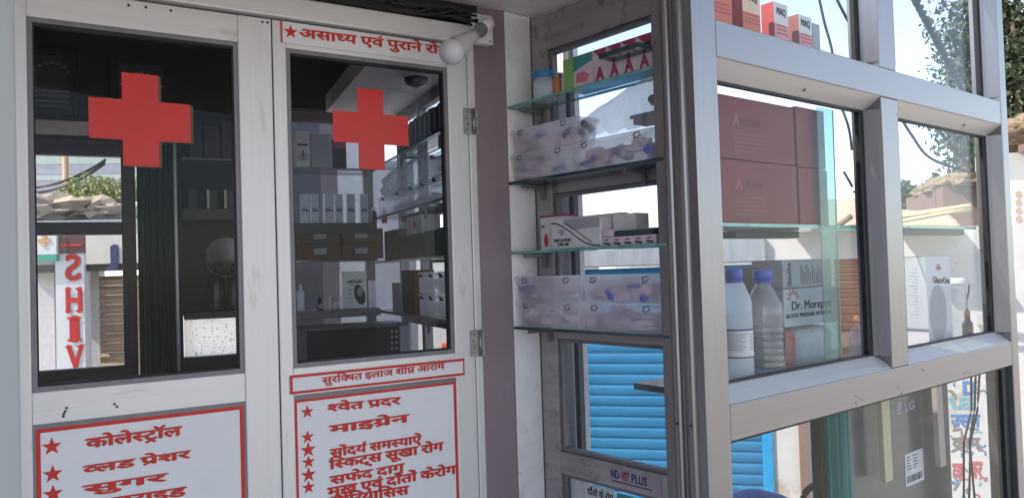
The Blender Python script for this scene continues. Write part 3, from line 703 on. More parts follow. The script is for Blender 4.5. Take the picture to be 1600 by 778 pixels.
cv = [(0, .93), (.12, .90), (.25, .78), (.40, .58), (.55, .36), (.70, .18), (.85, .09), (1, .06)]
m_ = MB(); m_.poly([(u0+L*x, z0+H*y) for x, y in cv] + [(u0+L*x, z0+H*(y-.05)) for x, y in cv[::-1]], .0058, .0050)
m_.poly([(u0+L*min(1, x+.14), z0+H*y) for x, y in cv[1:6]] + [(u0+L*min(1, x+.14), z0+H*(y-.035)) for x, y in cv[1:6][::-1]], .0056, .0050); m_.build('swoosh', dgreen, t)
MB().poly([(u0+L*.25, z0+H*.98), (u0+L*.995, z0+H*.98), (u0+L*.995, z0+H*.66), (u0+L*.42, z0+H*.62)], .0058, .0053).build('grey_panel', greyc, t)
letter(MB(), 'SHREE HOMOEO', (u0+L*.05, z0+H*.34), (u0+L*.42, z0+H*.34), H*.10, .0050, .015).build('lettering', ink, t)
letter(MB(), 'CURE LAB', (u0+L*.12, z0+H*.2), (u0+L*.36, z0+H*.2), H*.10, .0050, .015).build('lettering', ink, t)
m_ = MB(); m_.poly([(u0+L*.17, z0+H*.66), (u0+L*.26, z0+H*.66), (u0+L*.28, z0+H*.55), (u0+L*.215, z0+H*.42), (u0+L*.15, z0+H*.55)], .0058, .0052).build('emblem', greyc, t)
bx(S, 'medicine_carton', u0+.03, u1+.02, .078, .110, z0, zt+.012, whitec, 'plain white carton standing at the back of the third bay shelf')
bx(S, 'medicine_carton', u1+.012, u1+.10, .05, .110, z0+.0, zt+.004, whitec, 'blank white carton between the swoosh carton and the flat boxes')
n5 = S.u1(941, 370, .01); wd = .0405
for k in range(5):
    a = n5 + k*wd
    t = bx(S, 'flat_box', a, a+wd-.001, .01, .10, z0, z0+.026, MATS['lilac_card'], 'small lilac flat box in the row' + (', nearest the swoosh carton' if k == 0 else ', nearest the post' if k == 4 else ', %s from the swoosh carton' % ['', 'second', 'third', 'fourth'][k]), 'box', 'lilac flat boxes in a row')
    letter(MB(), 'Wings', (a+.006, z0+.011), (a+.032, z0+.011), .007, .0092, .03).box(a+.009, a+.026, .0092, .0096, z0+.016, z0+.019).build('lettering', ink, t)
t = bx(S, 'flat_box', n5, n5+wd-.001, .01, .10, z0+.027, z0+.049, MATS['lilac_card'], 'single lilac flat box lying on top of the row')
gshelf(S, .485, .633, -.055, .008, 2.102, .013, 'short thick glass shelf jutting from the post before the pink boxes', G, (), dteal)
bx(S, 'flat_case', n5+.045, n5+4.6*wd, .014, .09, z0+.0265, z0+.043, dgreen, 'flat dark green case lying on the lilac flat boxes', 'case', None, .003)
# ------------------------------------------------------------------ corner post
t = thing('corner_post', 'tall ribbed aluminium corner post between the shelf bay and the display window', 'post', X, (K[0], K[1], 0))
def SK(u, w_): p = S.W(u, w_, 0); return (p[0], p[1])
def RK(u, w_): p = R.W(u, w_, 0); return (p[0], p[1])
sK = S.u1(1094, 400)
prof = [SK(.634, .10), SK(.634, 0), SK(.668, 0)]
def rib(c, r=.013, n=7): return [SK(c - r*math.cos(math.pi*i/(n-1)), -r*.85*math.sin(math.pi*i/(n-1))) for i in range(n)]
prof += rib(.682) + [SK(.703, 0), SK(.703, .004), SK(.712, .004), SK(.712, 0)] + rib(.727) + [SK(.745, 0), SK(sK-.004, 0), RK(.0, -.0), RK(.101, 0), RK(.101, .08), RK(.06, .10)]
MB().plan(prof, 0, 2.9).build('post_section', alu_v, t)
g = MB()
for c in (.682, .727): g.lathe(0, 0, [(.004, 0), (.0035, .003)], 10, axis=(-S.n[0], -S.n[1], 0), org=tuple(S.W(c, -.0105, 1.075)))
g.build_each('screw', ink, t)
MB().plan([RK(.1012, .002), RK(.1032, .002), RK(.1032, .05), RK(.1012, .05)], .0, 2.9).build('joint_gasket', rubber, t)
MB().plan([SK(.6345, -.0015), SK(.6345, -.0003), SK(.667, -.0003), SK(.667, -.0015)], .0, 2.9).build('reflection_strip', M('aluminium_dark_reflection', (.19, .175, .18), .5, .3, .2, (30, 30, 3)), t)  # thin sheet over the post's flat face, dark reflection put into its colour
# ------------------------------------------------------------------ glazed display front
t = thing('display_window', 'large aluminium framed display window right of the corner post, six glass panes', 'display window', R, (1.1, .03, 0))
Z = dict(t0=2.054, t1=2.156, s0=1.020, s1=1.118)
ML, MR, RR0, RR1 = 1.028, 1.150, 2.108, 2.178
fr = MB()
fr.box(.1035, RR0-.0005, 0, .11, Z['t0'], Z['t1'], .003).build('transom', alu_h, t)
MB().box(.1035, RR0-.0005, 0, .11, Z['s0'], Z['s1'], .003).build('sill_rail', alu_h, t)
MB().box(.1035, RR0-.0005, 0, .11, 2.80, 2.9, .003).box(.1035, RR0-.0005, 0, .11, .0, .12, .003).build_each('outer_rail', alu_h, t)
MB().box(ML, MR, 0.0015, .11, Z['s1']+.0005, Z['t0']-.0005, .003).box(ML, MR, .0015, .11, Z['t1']+.0005, 2.7995, .003).build_each('mullion', alu_v, t)
MB().box(RR0, RR1, -.002, .11, 0, 2.9, .004).build('end_post', alu_v, t)
bh, bv = MB(), MB()
GW = .062
for u0, u1 in ((.1035, ML), (MR, RR0)):
    beam_u(bh, [(.002, Z['t0']-.0003), (GW, Z['t0']-.0003), (GW, 2.012), (GW-.006, 2.012)], u0+.0005, u1-.0005)
    beam_u(bh, [(.002, Z['s1']+.0003), (GW, Z['s1']+.0003), (GW, 1.160), (GW-.006, 1.160)], u0+.0005, u1-.0005)
    beam_u(bh, [(.004, Z['t1']+.0003), (GW, Z['t1']+.0003), (GW, 2.176), (GW-.006, 2.176)], u0+.0005, u1-.0005)
    for z0, z1 in ((1.1605, 2.0115), (2.1765, 2.799)):
        bv.plan([(u0+.0005, .002), (u0+.0005, GW), (u0+.02, GW), (u0+.02, GW-.006)], z0, z1)
        bv.plan([(u1-.0005, .002), (u1-.02, GW-.006), (u1-.02, GW), (u1-.0005, GW)], z0, z1)
bh.build('glazing_bead', MATS['sky_lit_sill_aluminium'], t); bv.build('glazing_bead', alu_v, t)
gk = MB(); 
for u0, u1 in ((.1235, ML-.02), (MR+.02, RR0-.02)):
    for z0, z1 in ((1.160, 2.012), (2.176, 2.79)):
        gk.box(u0, u0+.006, GW-.004, GW+.012, z0, z1); gk.box(u1-.030, u1, GW-.003, GW+.012, z0, z1); gk.box(u0+.006, u1-.03, GW-.003, GW+.012, z1-.008, z1); gk.box(u0+.006, u1-.03, GW-.003, GW+.012, z0, z0+.007)
        MB().box(u0+.006, u1-.03, GW+.002, GW+.007, z0+.007, z1-.008).build('glass_pane', clear2, t)
# untidy sealant
rnd = random.Random(3)
for (uu, z0, z1) in ((ML-.05, 1.17, 2.0), (RR0-.05, 1.17, 2.0), (RR0-.05, 2.19, 2.7)):
    pts = [(uu+.0015*rnd.random(), GW-.004, z0+(z1-z0)*i/40) for i in range(41)]; gk.tube(pts, .004, 6)
gk.build('glazing_gasket', rubber, t)
lo = MB().box(.1035, RR0-.001, .030, .036, .125, Z['s0']-.012).build('glass_pane', clear2, t)
gk = MB().box(.1035, RR0-.001, .022, .05, Z['s0']-.012, Z['s0']-.0005).box(RR0-.06, RR0-.001, .022, .05, .12, Z['s0']-.012); gk.build('lower_gasket', rubber, t)
sc = MB()
for x, y in ((1258, 138), (1507, 197)):
    u = R.u1(x, y, .03); sc.lathe(0, 0, [(.006, 0), (.004, .003)], 12, axis=(0, -.55, -1), org=(u, .032, 2.029))
sc.build_each('bead_screw', steel, t)
# marks and scratches on sill
mk = MB()
for x, y, dx, dy in ((1335, 618, 16, 7), (1337, 628, 2, 4), (1505, 583, 12, -2), (1402, 604, 3, 3), (1408, 612, 2, 5), (1440, 575, 3, 4)):
    a = R.uv(x, y); b_ = R.uv(x+dx, y+dy); p4 = stroke(a, b_, .0022)[0]; mk.poly(p4, -.0012, -.0003)
mk.build('scratches', M('dull_scratch', (.30, .29, .29), .7), t)
# ------------------------------------------------------------------ display shelves and goods
GD = 'glass shelves of the display window'
gshelf(R, .17, .98, .085, .37, 2.195, .010, 'top glass shelf of the display window, under the orange medicine boxes', GD, (), dteal)
gshelf(R, .17, .985, .085, .34, 1.612, .010, 'glass shelf of the display window under the maroon cartons', GD, (), teal, (.50, .88, .24, .30))
gshelf(R, 1.22, 2.02, .085, .34, 1.617, .010, 'empty glass shelf behind the right display pane', GD, (), teal, (1.36, 1.93, .10, .14))
ct = gshelf(R, .165, 2.05, .075, .40, 1.132, .020, 'bottom glass shelf of the display window, under the blue capped bottles', GD, (), dteal)
bx(R, 'black_case', .166, .20, .13, .165, 1.133, 1.30, darkc, 'black upright case at the left end of the bottom display shelf', 'case', None, .004)
MQ = ((1112, 1144, 'orange fronted medicine box half hidden behind the corner post'), (1160, 1188, 'pale orange medicine box, second from the corner post'), (1209, 1231, 'white and red medicine box, third from the corner post'), (1247, 1268, 'white medicine box with a dull red side, fourth from the corner post'))
zt = 2.196
for k, (x0, x1, lab) in enumerate(MQ):
    u0, u1 = R.u1(x0, 30, .09), R.u1(x1, 30, .09); H = (.15, .135, .118, .104)[k]
    tt = bx(R, 'medicine_box', u0, u1, .09, .135, zt, zt+H, redc if k < 3 else M('dull_red_card', (.28, .09, .08), .5), lab, 'box', 'medicine boxes on the top display shelf')
    f = MB().box(u0+.0015, u1-.0015, .0888, .0898, zt+H*.42, zt+H-.002); f.build('pale_front', M('pale_orange_card', (.70, .48, .36), .45) if k == 1 else (orange if k == 0 else whitec), tt)
    MB().box(u0+.0015, u1-.0015, .0888, .0898, zt+.001, zt+H*.418).build('orange_front', orange if k < 2 else M('rose_card', (.58, .27, .26), .45, var=.25), tt)
    if k: letter(MB(), 'MAQ', (u0+.016, zt+H*.86), (u1-.016, zt+H*.86), .022, .0880, .02).build('lettering', ink, tt)
    m_ = MB(); 
    for i in range(3): m_.box(u0+.014, u1-.014+.004*i, .0880, .0886, zt+H*.36-.012*i, zt+H*.36-.012*i+.005)
    m_.build('fine_print', redc, tt)
tt = bx(R, 'medicine_box', R.u1(1270, 50, .09), R.u1(1281, 50, .09), .09, .13, zt, zt+.09, greyc, 'plain grey box at the far end of the orange medicine box row')
# maroon cartons
cu0, cu1 = .165, R.u1(1244, 260, .10); cz = 1.613
for k, (a, b_, z0, z1, lab) in enumerate(((cu0, cu1, cz, cz+.188, 'large maroon carton with faint print, lower one beside the post'), (cu0, cu1-.004, cz+.190, cz+.378, 'large maroon carton with faint print, stacked on top beside the post'), (cu1+.012, cu1+.19, cz, cz+.186, 'narrow dark maroon carton, lower one by the glass edge'), (cu1+.010, cu1+.185, cz+.188, cz+.385, 'narrow dark maroon carton, upper one by the glass edge'))):
    tt = bx(R, 'carton', a, b_, .10, .27, z0, z1, maroon, lab, 'carton', 'maroon cartons on the display shelf', .003)
    if k < 2:
        c = (a+b_)/2 - .01
        m_ = MB(); m_.poly([(c-.09, z0+.10), (c-.068, z0+.148), (c-.048, z0+.10), (c-.062, z0+.10), (c-.068, z0+.115), (c-.074, z0+.10)], .0996, .0990)
        letter(m_, 'URINA', (c-.04, z0+.128), (c+.07, z0+.128), .026, .0990, .01); m_.build('lettering', maroon2, tt)
        m_ = MB()
        for i in range(5): m_.box(c-.09, c+.07-(.03 if i == 4 else 0), .0990, .0996, z0+.075-i*.013, z0+.081-i*.013)
        m_.build('fine_print', M('faint_print', (.19, .055, .05), .6), tt)
# leaning sheet of glass beside the cartons
tt = thing('loose_glass_sheet', 'narrow green edged glass sheet leaning beside the maroon cartons', 'glass sheet', R, (.86, .12, 1.14))
e0, e1 = R.u1(1290, 480, .10), R.u1(1297, 480, .10)
def leanbox(mb, u0, u1, w0, w1, z0, z1, sh, mat=0):
    n = len(mb.bm.verts); mb.box(u0, u1, w0, w1, z0, z1, 0, mat); mb.bm.verts.ensure_lookup_table()
    for v in mb.bm.verts[n:]: v.co.x += (v.co.z-z0)*sh
    return mb
us = R.u1(1313, 560, .082)
leanbox(MB(), us-.10, us, .078, .082, 1.146, 2.0, .015).build('glass_sheet', glass('green_sheet_glass', (.55, .76, .75), .05, .03), tt)
leanbox(MB(), us+.0002, us+.003, .078, .082, 1.146, 2.0, .015).build('polished_edge', teal, tt)
# bottles
def bottle(name, label, u, w_, z, r, h, mats, lab_mat=None, fill=.55, shoulder=.66, sq=0):
    t = thing(name, label, 'bottle', R, (u, w_, z), 'blue capped bottles')
    nk = r*.42
    p = [(r*.85, z), (r, z+.01)]
    if sq:
        for i in range(7): p += [(r, z+.02+i*.022), (r*.955, z+.026+i*.022), (r, z+.034+i*.022)]
    p += [(r, z+h*shoulder), (r*.93, z+h*(shoulder+.05)), (r*.62, z+h*(shoulder+.16)), (nk, z+h*(shoulder+.21)), (nk, z+h*.93)]
    MB().lathe(u, w_, p, 32).build('bottle_body', mats[0], t)
    q = [(a*.93, b) for a, b in p if b < z+h*fill]; q.append((r*.93, z+h*fill)); MB().lathe(u, w_, [(a, b+.002) for a, b in q], 32).build('liquid', mats[1], t)
    cap = MB(); cr = nk*1.25; pc = []
    cap.lathe(u, w_, [(cr, z+h*.905), (cr, z+h*.985), (cr*.93, z+h)], 28).lathe(u, w_, [(cr*1.03, z+h*.88), (cr*1.03, z+h*.90)], 28).build('cap', bluep, t)
    return t
w1 = .135
ub = R.u1(1150, 520, w1); t1 = bottle('bottle', 'tall cloudy bottle with a blue cap and white label, half behind the post frame', ub, w1, 1.133, .049, .345, (milkp, milkp), fill=.62, shoulder=.70)
# label wraps the front
def wrap(t, u, w_, r, z0, z1, a0, a1, name, mat):
    mb = MB(); n = 14; ra = []
    for i in range(n+1):
        a = a0+(a1-a0)*i/n; ra.append((mb.bm.verts.new((u+r*math.cos(a), w_+r*math.sin(a), z0)), mb.bm.verts.new((u+r*math.cos(a), w_+r*math.sin(a), z1))))
    for i in range(n): f = mb.bm.faces.new((ra[i][0], ra[i+1][0], ra[i+1][1], ra[i][1])); f.smooth = True
    return mb.build(name, mat, t)
lb = wrap(t1, ub, w1, .0496, 1.215, 1.302, math.radians(-195), math.radians(15), 'label', whitec)
wrap(lb, ub, w1, .0500, 1.296, 1.301, math.radians(-195), math.radians(15), 'label_band', navy); wrap(lb, ub, w1, .0500, 1.216, 1.220, math.radians(-195), math.radians(15), 'label_band', navy)
for i in range(8):
    for (a0, a1) in ((-188, -100), (-95, -45), (-40, 5)):
        wrap(lb, ub, w1, .0501, 1.284-i*.0075, 1.2868-i*.0075, math.radians(a0), math.radians(a1-((i*37) % 25)), 'fine_print', greyc) if i < 7 else None
ub2 = R.u1(1195, 520, w1+.02); t2_ = bottle('bottle', 'ridged clear water bottle with a blue cap beside the tall cloudy bottle', ub2, w1+.02, 1.133, .058, .338, (clearp, liquid), fill=.36, shoulder=.64, sq=1)
wrap(t2_, ub2, w1+.02, .0590, 1.20, 1.27, math.radians(-60), math.radians(15), 'label', bluep)
# boxed monitors and wrapped bundle
wz = .17
u0, u1 = R.u1(1224, 480, wz), R.u1(1309, 480, wz); zb = R.z1(1265, 507, wz); ztp = R.z1(1224, 452, wz)
tt = thing('wrapped_bundle', 'bundle of red and white goods in shiny plastic film under the blood pressure monitor carton', 'bundle', R, ((u0+u1)/2, wz+.06, 1.133))
mb = MB(); mb.box(u0+.02, u0+.09, wz+.012, wz+.12, 1.134, zb-.012, .01).build('red_packet', redc, tt)
MB().box(u0+.10, u1-.01, wz+.012, wz+.12, 1.134, zb-.012, .03, seg=3).build_each('white_packet', whitep, tt)
mb = MB(); mb.box(u0+.006, u1+.004, wz-.002, wz+.13, 1.133, zb-.001, .012, seg=3)
bmesh.ops.subdivide_edges(mb.bm, edges=mb.bm.edges[:], cuts=5, use_grid_fill=True)
for v_ in mb.bm.verts:
    v_.co += Vector((0, 1, .3))*.010*_ns.fractal(v_.co*38, 1, 2, 3)
mb.build('plastic_film', milky('shiny_film', (.75, .73, .75), .60, .06, .3, (30, 30, 30), .5), tt)
tt = bx(R, 'monitor_carton', u0, u1, wz, wz+.14, zb, ztp, greyc, 'grey blood pressure monitor carton with a red sun, on the wrapped bundle', 'carton')
H = ztp-zb; L = u1-u0
MB().box(u0+.001, u1-.001, wz-.0010, wz-.0002, zb+.001, ztp-.001).build('printed_front', M('pale_grey_print', (.42, .42, .46), .45, var=.06), tt)
letter(MB(), 'Dr. Morepen', (u0+L*.14, zb+H*.66), (u0+L*.86, zb+H*.66), H*.22, wz-.0016, .02).build('lettering', ink, tt)
letter(MB(), 'BLOOD PRESSURE MONITOR', (u0+L*.04, zb+H*.34), (u0+L*.86, zb+H*.34), H*.10, wz-.0016, .03).build('lettering', ink, tt)
m_ = MB(); cx_, cz_ = u0+L*.17, zb+H*.70
for i in range(7):
    a = math.radians(15+i*25); r0, r1 = .022, .046
    m_.poly([(cx_+r0*math.cos(a-.16), cz_+r0*math.sin(a-.16)), (cx_+r1*math.cos(a+.12), cz_+r1*math.sin(a+.12)), (cx_+r0*math.cos(a+.16), cz_+r0*math.sin(a+.16))], wz-.0012, wz-.0018)
m_.build('sun_emblem', M('dark_red_print', (.30, .04, .04), .5), tt)
u2, u3 = R.u1(1224, 430, wz+.01), R.u1(1300, 430, wz+.01); zz = R.z1(1224, 406, wz)
tt = bx(R, 'meter_carton', u2, u3, wz+.012, wz+.13, ztp+.001, zz, greyc, 'grey meter carton lying on its side on the blood pressure monitor carton', 'carton')
m_ = MB(); n0 = len(m_.bm.verts); letter(m_, 'GlucoOne', (0, 0), ((zz-ztp)*.8, 0), .022, wz+.0112, .03)
m_.bm.verts.ensure_lookup_table()
for v_ in m_.bm.verts: x, z_ = v_.co.x, v_.co.z; v_.co.x = u2+.055 - z_ - .03; v_.co.z = ztp+.008 + x
m_.build('lettering', ink, tt)
m_ = MB()
for i in range(12): m_.box(u2+.11+i*.012, u2+.1125+i*.012, wz+.0110, wz+.0118, ztp+.012, zz-.02-.012*(i % 3))
m_.build('fine_print', darkc, tt)
bx(R, 'carton', R.u1(1188, 430, .25), R.u1(1222, 430, .25), .25, .36, 1.133, R.z1(1200, 417, .25), M('mauve_grey_card', (.22, .19, .21), .6), 'plain mauve grey carton behind the water bottle', 'carton')
solo('crumpled_film', MB().blob((R.u1(1343, 545, .13), .13, 1.19), (.045, .03, .07), 3, .35, 3, 4, flat=-.056), MATS['shiny_film'], R, 'small crumpled piece of clear film by the mullion', 'plastic film')
# right pane goods
wz = .12
u0, u1 = R.u1(1450, 480, wz), R.u1(1487, 480, wz); zt_ = R.z1(1450, 402, wz)
tt = thing('meter_carton', 'tall pale meter carton standing behind the right display pane', 'carton', R, ((u0+u1)/2, wz+.05, 1.133))
MB().box(u0, u1, wz, wz+.10, 1.133, zt_, .002).build('carton', M('pale_lilac_card', (.55, .54, .60), .45, var=.05), tt)
L = u1-u0; H = zt_-1.133
el = [(u0+L*.42+L*.36*math.cos(a), 1.133+H*.37+H*.32*math.sin(a)) for a in [2*math.pi*i/28 for i in range(28)]]
el2 = [(u0+L*.42+L*.24*math.cos(a), 1.133+H*.44+H*.16*math.sin(a)) for a in [2*math.pi*i/28 for i in range(28)]]
MB().poly(el, wz-.0003, wz-.001).build('printed_meter', greyc, tt); MB().poly(el2, wz-.0011, wz-.0016).build('printed_display', M('display_print', (.25, .27, .33), .3), tt)
letter(MB(), 'GlucoOne', (u0+L*.25, 1.133+H*.78), (u0+L*.96, 1.133+H*.76), H*.07, wz-.0008, .03).build('lettering', ink, tt)
m_ = MB()
for i in range(5):
    a = math.radians(30+i*30); m_.poly(stroke((u0+L*.5+.008*math.cos(a), 1.133+H*.84+.008*math.sin(a)), (u0+L*.5+.03*math.cos(a), 1.133+H*.84+.03*math.sin(a)), .006)[0], wz-.0003, wz-.001)
m_.build('sun_emblem', MATS['dark_red_print'], tt)
m_ = MB()
for i in range(16): m_.box(u0-.0008, u0-.0002, wz+.035, wz+.05+.009*(i % 3), zt_-.05-i*.013, zt_-.0475-i*.013)
m_.build('fine_print', greyc, tt)
uj = R.u1(1496, 490, .16); lidjar(R, uj, .16, 1.133, .036, R.z1(1496, 440, .16)-1.133, .022, (clearp, whitep), 'tall clear plastic jar beside the standing meter carton', 'jar', 'plastic_jar')
ud = R.u1(1512, 510, .13)
tt = thing('dropper_bottle', 'small dark bottle with a yellow label and bent tube in the right display pane', 'bottle', R, (ud, .13, 1.133))
MB().lathe(ud, .13, [(.020, 1.133), (.021, 1.14), (.021, 1.20), (.012, 1.216), (.010, 1.232)], 20).build('bottle_body', dbottle, tt)
MB().lathe(ud, .13, [(.012, 1.226), (.012, 1.25), (.008, 1.258)], 16).build('cap', amber, tt)
wrap(tt, ud, .13, .0215, 1.16, 1.195, math.radians(-110), math.radians(20), 'label', M('yellow_label', (.55, .42, .08), .5))
MB().tube([(ud, .13, 1.256), (ud+.004, .13, 1.30), (ud+.03, .13, 1.34), (ud+.06, .14, 1.37)], .004, 8).build('tube', frame_g, tt)
# ------------------------------------------------------------------ under the display: monitor, curtain, sticks, blue bundle
wl = .20
u0, u1 = R.u1(1318, 700, wl), R.u1(1486, 690, wl)
t = thing('computer_monitor', 'large grey monitor seen from behind under the display window', 'monitor', R, ((u0+u1)/2, wl+.04, .12))
mb = MB().box(u0, u1, wl, wl+.07, .30, .985, .012, seg=3).box(u0+.12, u1-.12, wl+.072, wl+.10, .4, .85, .01)
mb.build('monitor_back', lgm, t)
MB().box((u0+u1)/2-.06, (u0+u1)/2+.06, wl+.02, wl+.06, .16, .30, .01).box((u0+u1)/2-.2, (u0+u1)/2+.2, wl-.06, wl+.14, .12, .16, .01).build('monitor_foot', lgm, t)
q0, q1 = R.uv(1413, 630, wl), R.uv(1426, 627, wl); lh = q0[1]-R.z1(1413, 642, wl)
cx_, cz_ = R.uv(1404, 636, wl); rr = (R.u1(1410, 636, wl)-cx_)
m_ = MB(); m_.poly([(cx_+rr*.8*math.cos(a), cz_-.002+rr*.8*math.sin(a)) for a in [2*math.pi*i/24 for i in range(24)]], wl-.0003, wl-.001)
letter(m_, 'LG', q0, (q1[0]+.01, q0[1]), lh, wl-.0008, .04); m_.build('logo', greyc, t)
m_ = MB(); m_.poly([(cx_+rr*.6*math.cos(a), cz_-.002+rr*.6*math.sin(a)) for a in [math.pi*.5+1.6*math.pi*i/20 for i in range(21)]]+[(cx_+rr*.42*math.cos(a), cz_-.002+rr*.42*math.sin(a)) for a in [math.pi*.5+1.6*math.pi*i/20 for i in range(20, -1, -1)]], wl-.0012, wl-.0016)
m_.build('logo_ring', lgm, t)
a, b_ = R.uv(1413, 708, wl), R.uv(1443, 737, wl); c = R.uv(1442, 699, wl)
zl0, zl1 = b_[1]+.0, a[1]
s_ = MB().box(a[0], b_[0], wl-.0015, wl-.0004, zl0-.03, zl1-.005).build('barcode_label', whitec, t)
m_ = MB(); rnd = random.Random(5); x = a[0]+.012
while x < b_[0]-.02:
    wdt = .002+.005*rnd.random(); m_.box(x, x+wdt, wl-.0022, wl-.0016, zl0-.018, zl0+.010); x += wdt+.002+.004*rnd.random()
for i in range(5):
    m_.box(a[0]+.012, a[0]+.012+.02+.03*rnd.random(), wl-.0022, wl-.0016, zl1-.022-i*.012, zl1-.018-i*.012); m_.box(a[0]+.07, a[0]+.07+.02+.02*rnd.random(), wl-.0022, wl-.0016, zl1-.022-i*.012, zl1-.018-i*.012)
m_.build('barcode', ink, s_)
for x0, x1, yt, yb, lab, mt in ((1377, 1389, 640, 754, 'pale speckled wooden stick leaning before the grey monitor', bamboo), (1464, 1473, 605, 730, 'thin beige stick at the right of the grey monitor', M('beige_stick_paint', (.40, .33, .29), .6))):
    ww = .15
    a0, a1 = R.u1(x0, 690, ww), R.u1(x1, 690, ww); z0, z1 = R.z1(x0, yb, ww), .995
    mb = MB(); leanbox(mb, a0, a1, ww-.01, ww+.01, z0-.0, z1, -.02); solo('wooden_stick', mb, mt, R, lab, 'stick')
# shelf that carries sticks' feet
solo('lower_ledge', MB().box(.9, 2.05, .10, .19, .30, .32).box(.9, 2.05, .10, .12, 0, .3), dark_w, R, 'dark ledge below the grey monitor', 'ledge')
# green curtain
mb = MB(); ww = .17; ua, ub_ = R.u1(1296, 720, ww), R.u1(1328, 720, ww); pts = []
n = 60
for i in range(n+1):
    f = i/n; pts.append((ua+(ub_-ua)*f, ww+.014*math.sin(f*22)+.006*math.sin(f*51)))
top = [mb.bm.verts.new((p[0], p[1], 1.01)) for p in pts]; bot = [mb.bm.verts.new((p[0]+.01*math.sin(i*.3), p[1]*1.02, .15)) for i, p in enumerate(pts)]
for i in range(n): f = mb.bm.faces.new((top[i], top[i+1], bot[i+1], bot[i])); f.smooth = True
t = thing('curtain', 'green cloth curtain hanging left of the grey monitor', 'curtain', R, ((ua+ub_)/2, ww, .15)); mb.build('cloth', curtm, t)
MB().tube([(ua-.02, ww, 1.012), (ub_+.02, ww, 1.012)], .006, 8).build('rod', steel, t)
u_ = R.u1(1290, 700, .2); solo('partition_post', MB().box(u_-.012, u_+.012, .19, .23, 0, 1.02, .002), frame_g, R, 'slim grey aluminium post beside the green curtain', 'post')
u_ = R.u1(1281, 700, .2); solo('partition_strip', MB().box(u_-.007, u_+.006, .19, .23, 0, 1.02, .002), rubber, R, 'black strip beside the slim grey post', 'strip')
# ------------------------------------------------------------------ made-up room: reflections in the door glass built as solid things
t = thing('reflected_window', 'dark framed window reflected at the far left of the left door', 'window', A, (-1.26, .04, 1.08))  # window frame mirrored in the door glass, built as a solid one
fz = lambda y: A.z1(120, y)
x0, x1 = -1.465, A.u1(213, 400)
fu = A.u1(191, 400)
mb = MB(); mb.box(x0, x1, .0, .045, fz(243), 2.10, .003); mb.box(x0, fu, .001, .044, fz(367), fz(347), .003); mb.box(x0, x1, .0, .045, 1.085, fz(576), .003); mb.box(fu, x1, .002, .046, fz(576), fz(243), .003); mb.box(x0, -1.445, .002, .046, fz(576), fz(243), .003)
mb.build('window_frame', brown_f, t)
MB().box(x0+.02, fu, .02, .024, fz(576), fz(243)).build('glass_pane', winglass, t)
# reflected transom, built as a pale rail in front of it
solo('reflected_rail', MB().box(-1.62, A.u1(172, 200), -.05, -.02, fz(214), fz(193), .003), M('pale_mauve_rail', (.75, .62, .63), .45), A, 'pale mauve rail above the reflected window', 'rail')
# certificates
for (xa, xb, ya, yb, lab) in ((40, 122, 72, 178, 'dark framed certificate at the upper left of the mirrored room'), (172, 270, 88, 190, 'dark framed certificate above the curtain')):
    u0, u1 = A.u1(xa, 130), A.u1(xb, 130); z1, z0 = A.z1(xa, ya), A.z1(xa, yb)
    z1 = min(z1, 2.52)
    t = thing('framed_certificate', lab, 'certificate', A, ((u0+u1)/2, .01, z0), 'certificates on the back wall')
    MB().box(u0, u1, -.01, .028, z0, z0+.03, .003).box(u0, u1, -.01, .028, z1-.03, z1, .003).box(u0, u0+.03, -.01, .028, z0+.03, z1-.03, .003).box(u1-.03, u1, -.01, .028, z0+.03, z1-.03, .003).build('certificate_frame', M('black_frame_wood', (.015, .013, .013), .4) if 'black_frame_wood' not in MATS else MATS['black_frame_wood'], t)
    MB().box(u0+.03, u1-.03, .012, .016, z0+.03, z1-.03).build('certificate_paper', M('old_paper', (.07, .062, .058), .7) if 'old_paper' not in MATS else MATS['old_paper'], t)
    m_ = MB(); c = ((u0+u1)/2, (z0+z1)/2-.03)
    for i in range(9):
        a = math.radians(150-i*15); p = (c[0]+.09*math.cos(a), c[1]+.11*math.sin(a)); m_.box(p[0]-.008, p[0]+.008, .0108, .0118, p[1]-.004, p[1]+.004)
    for i in range(4): m_.box(c[0]-.09, c[0]+.08, .0108, .0118, c[1]-.01-i*.022, c[1]-.004-i*.022)
    m_.build('fine_print', greyc, t)
# dark curtain
ua, ub_ = A.u1(216, 400), A.u1(272, 400); mb = MB(); n = 70; top, bot = [], []
for i in range(n+1):
    f = i/n; wv = -.03+.012*math.sin(f*26)+.006*math.sin(f*61)
    top.append(mb.bm.verts.new((ua+(ub_-ua)*f, wv, 2.09))); bot.append(mb.bm.verts.new((ua+(ub_-ua)*f, wv*1.1, .9)))
for i in range(n): f = mb.bm.faces.new((top[i], top[i+1], bot[i+1], bot[i])); f.smooth = True
t = thing('curtain', 'dark green curtain hanging between the reflected window and the cabinet', 'curtain', A, ((ua+ub_)/2, -.03, .9)); mb.build('cloth', curtd, t)
MB().tube([(ua-.02, -.03, 2.092), (ub_+.03, -.03, 2.092)], .006, 8).build('rod', steel, t)
ue_ = A.u1(274, 400); solo('cabinet_stile', MB().box(ue_-.004, ue_+.010, -.10, -.06, .9, 2.10, .002), alu_v, A, 'thin bright metal strip at the right edge of the dark curtain', 'strip')
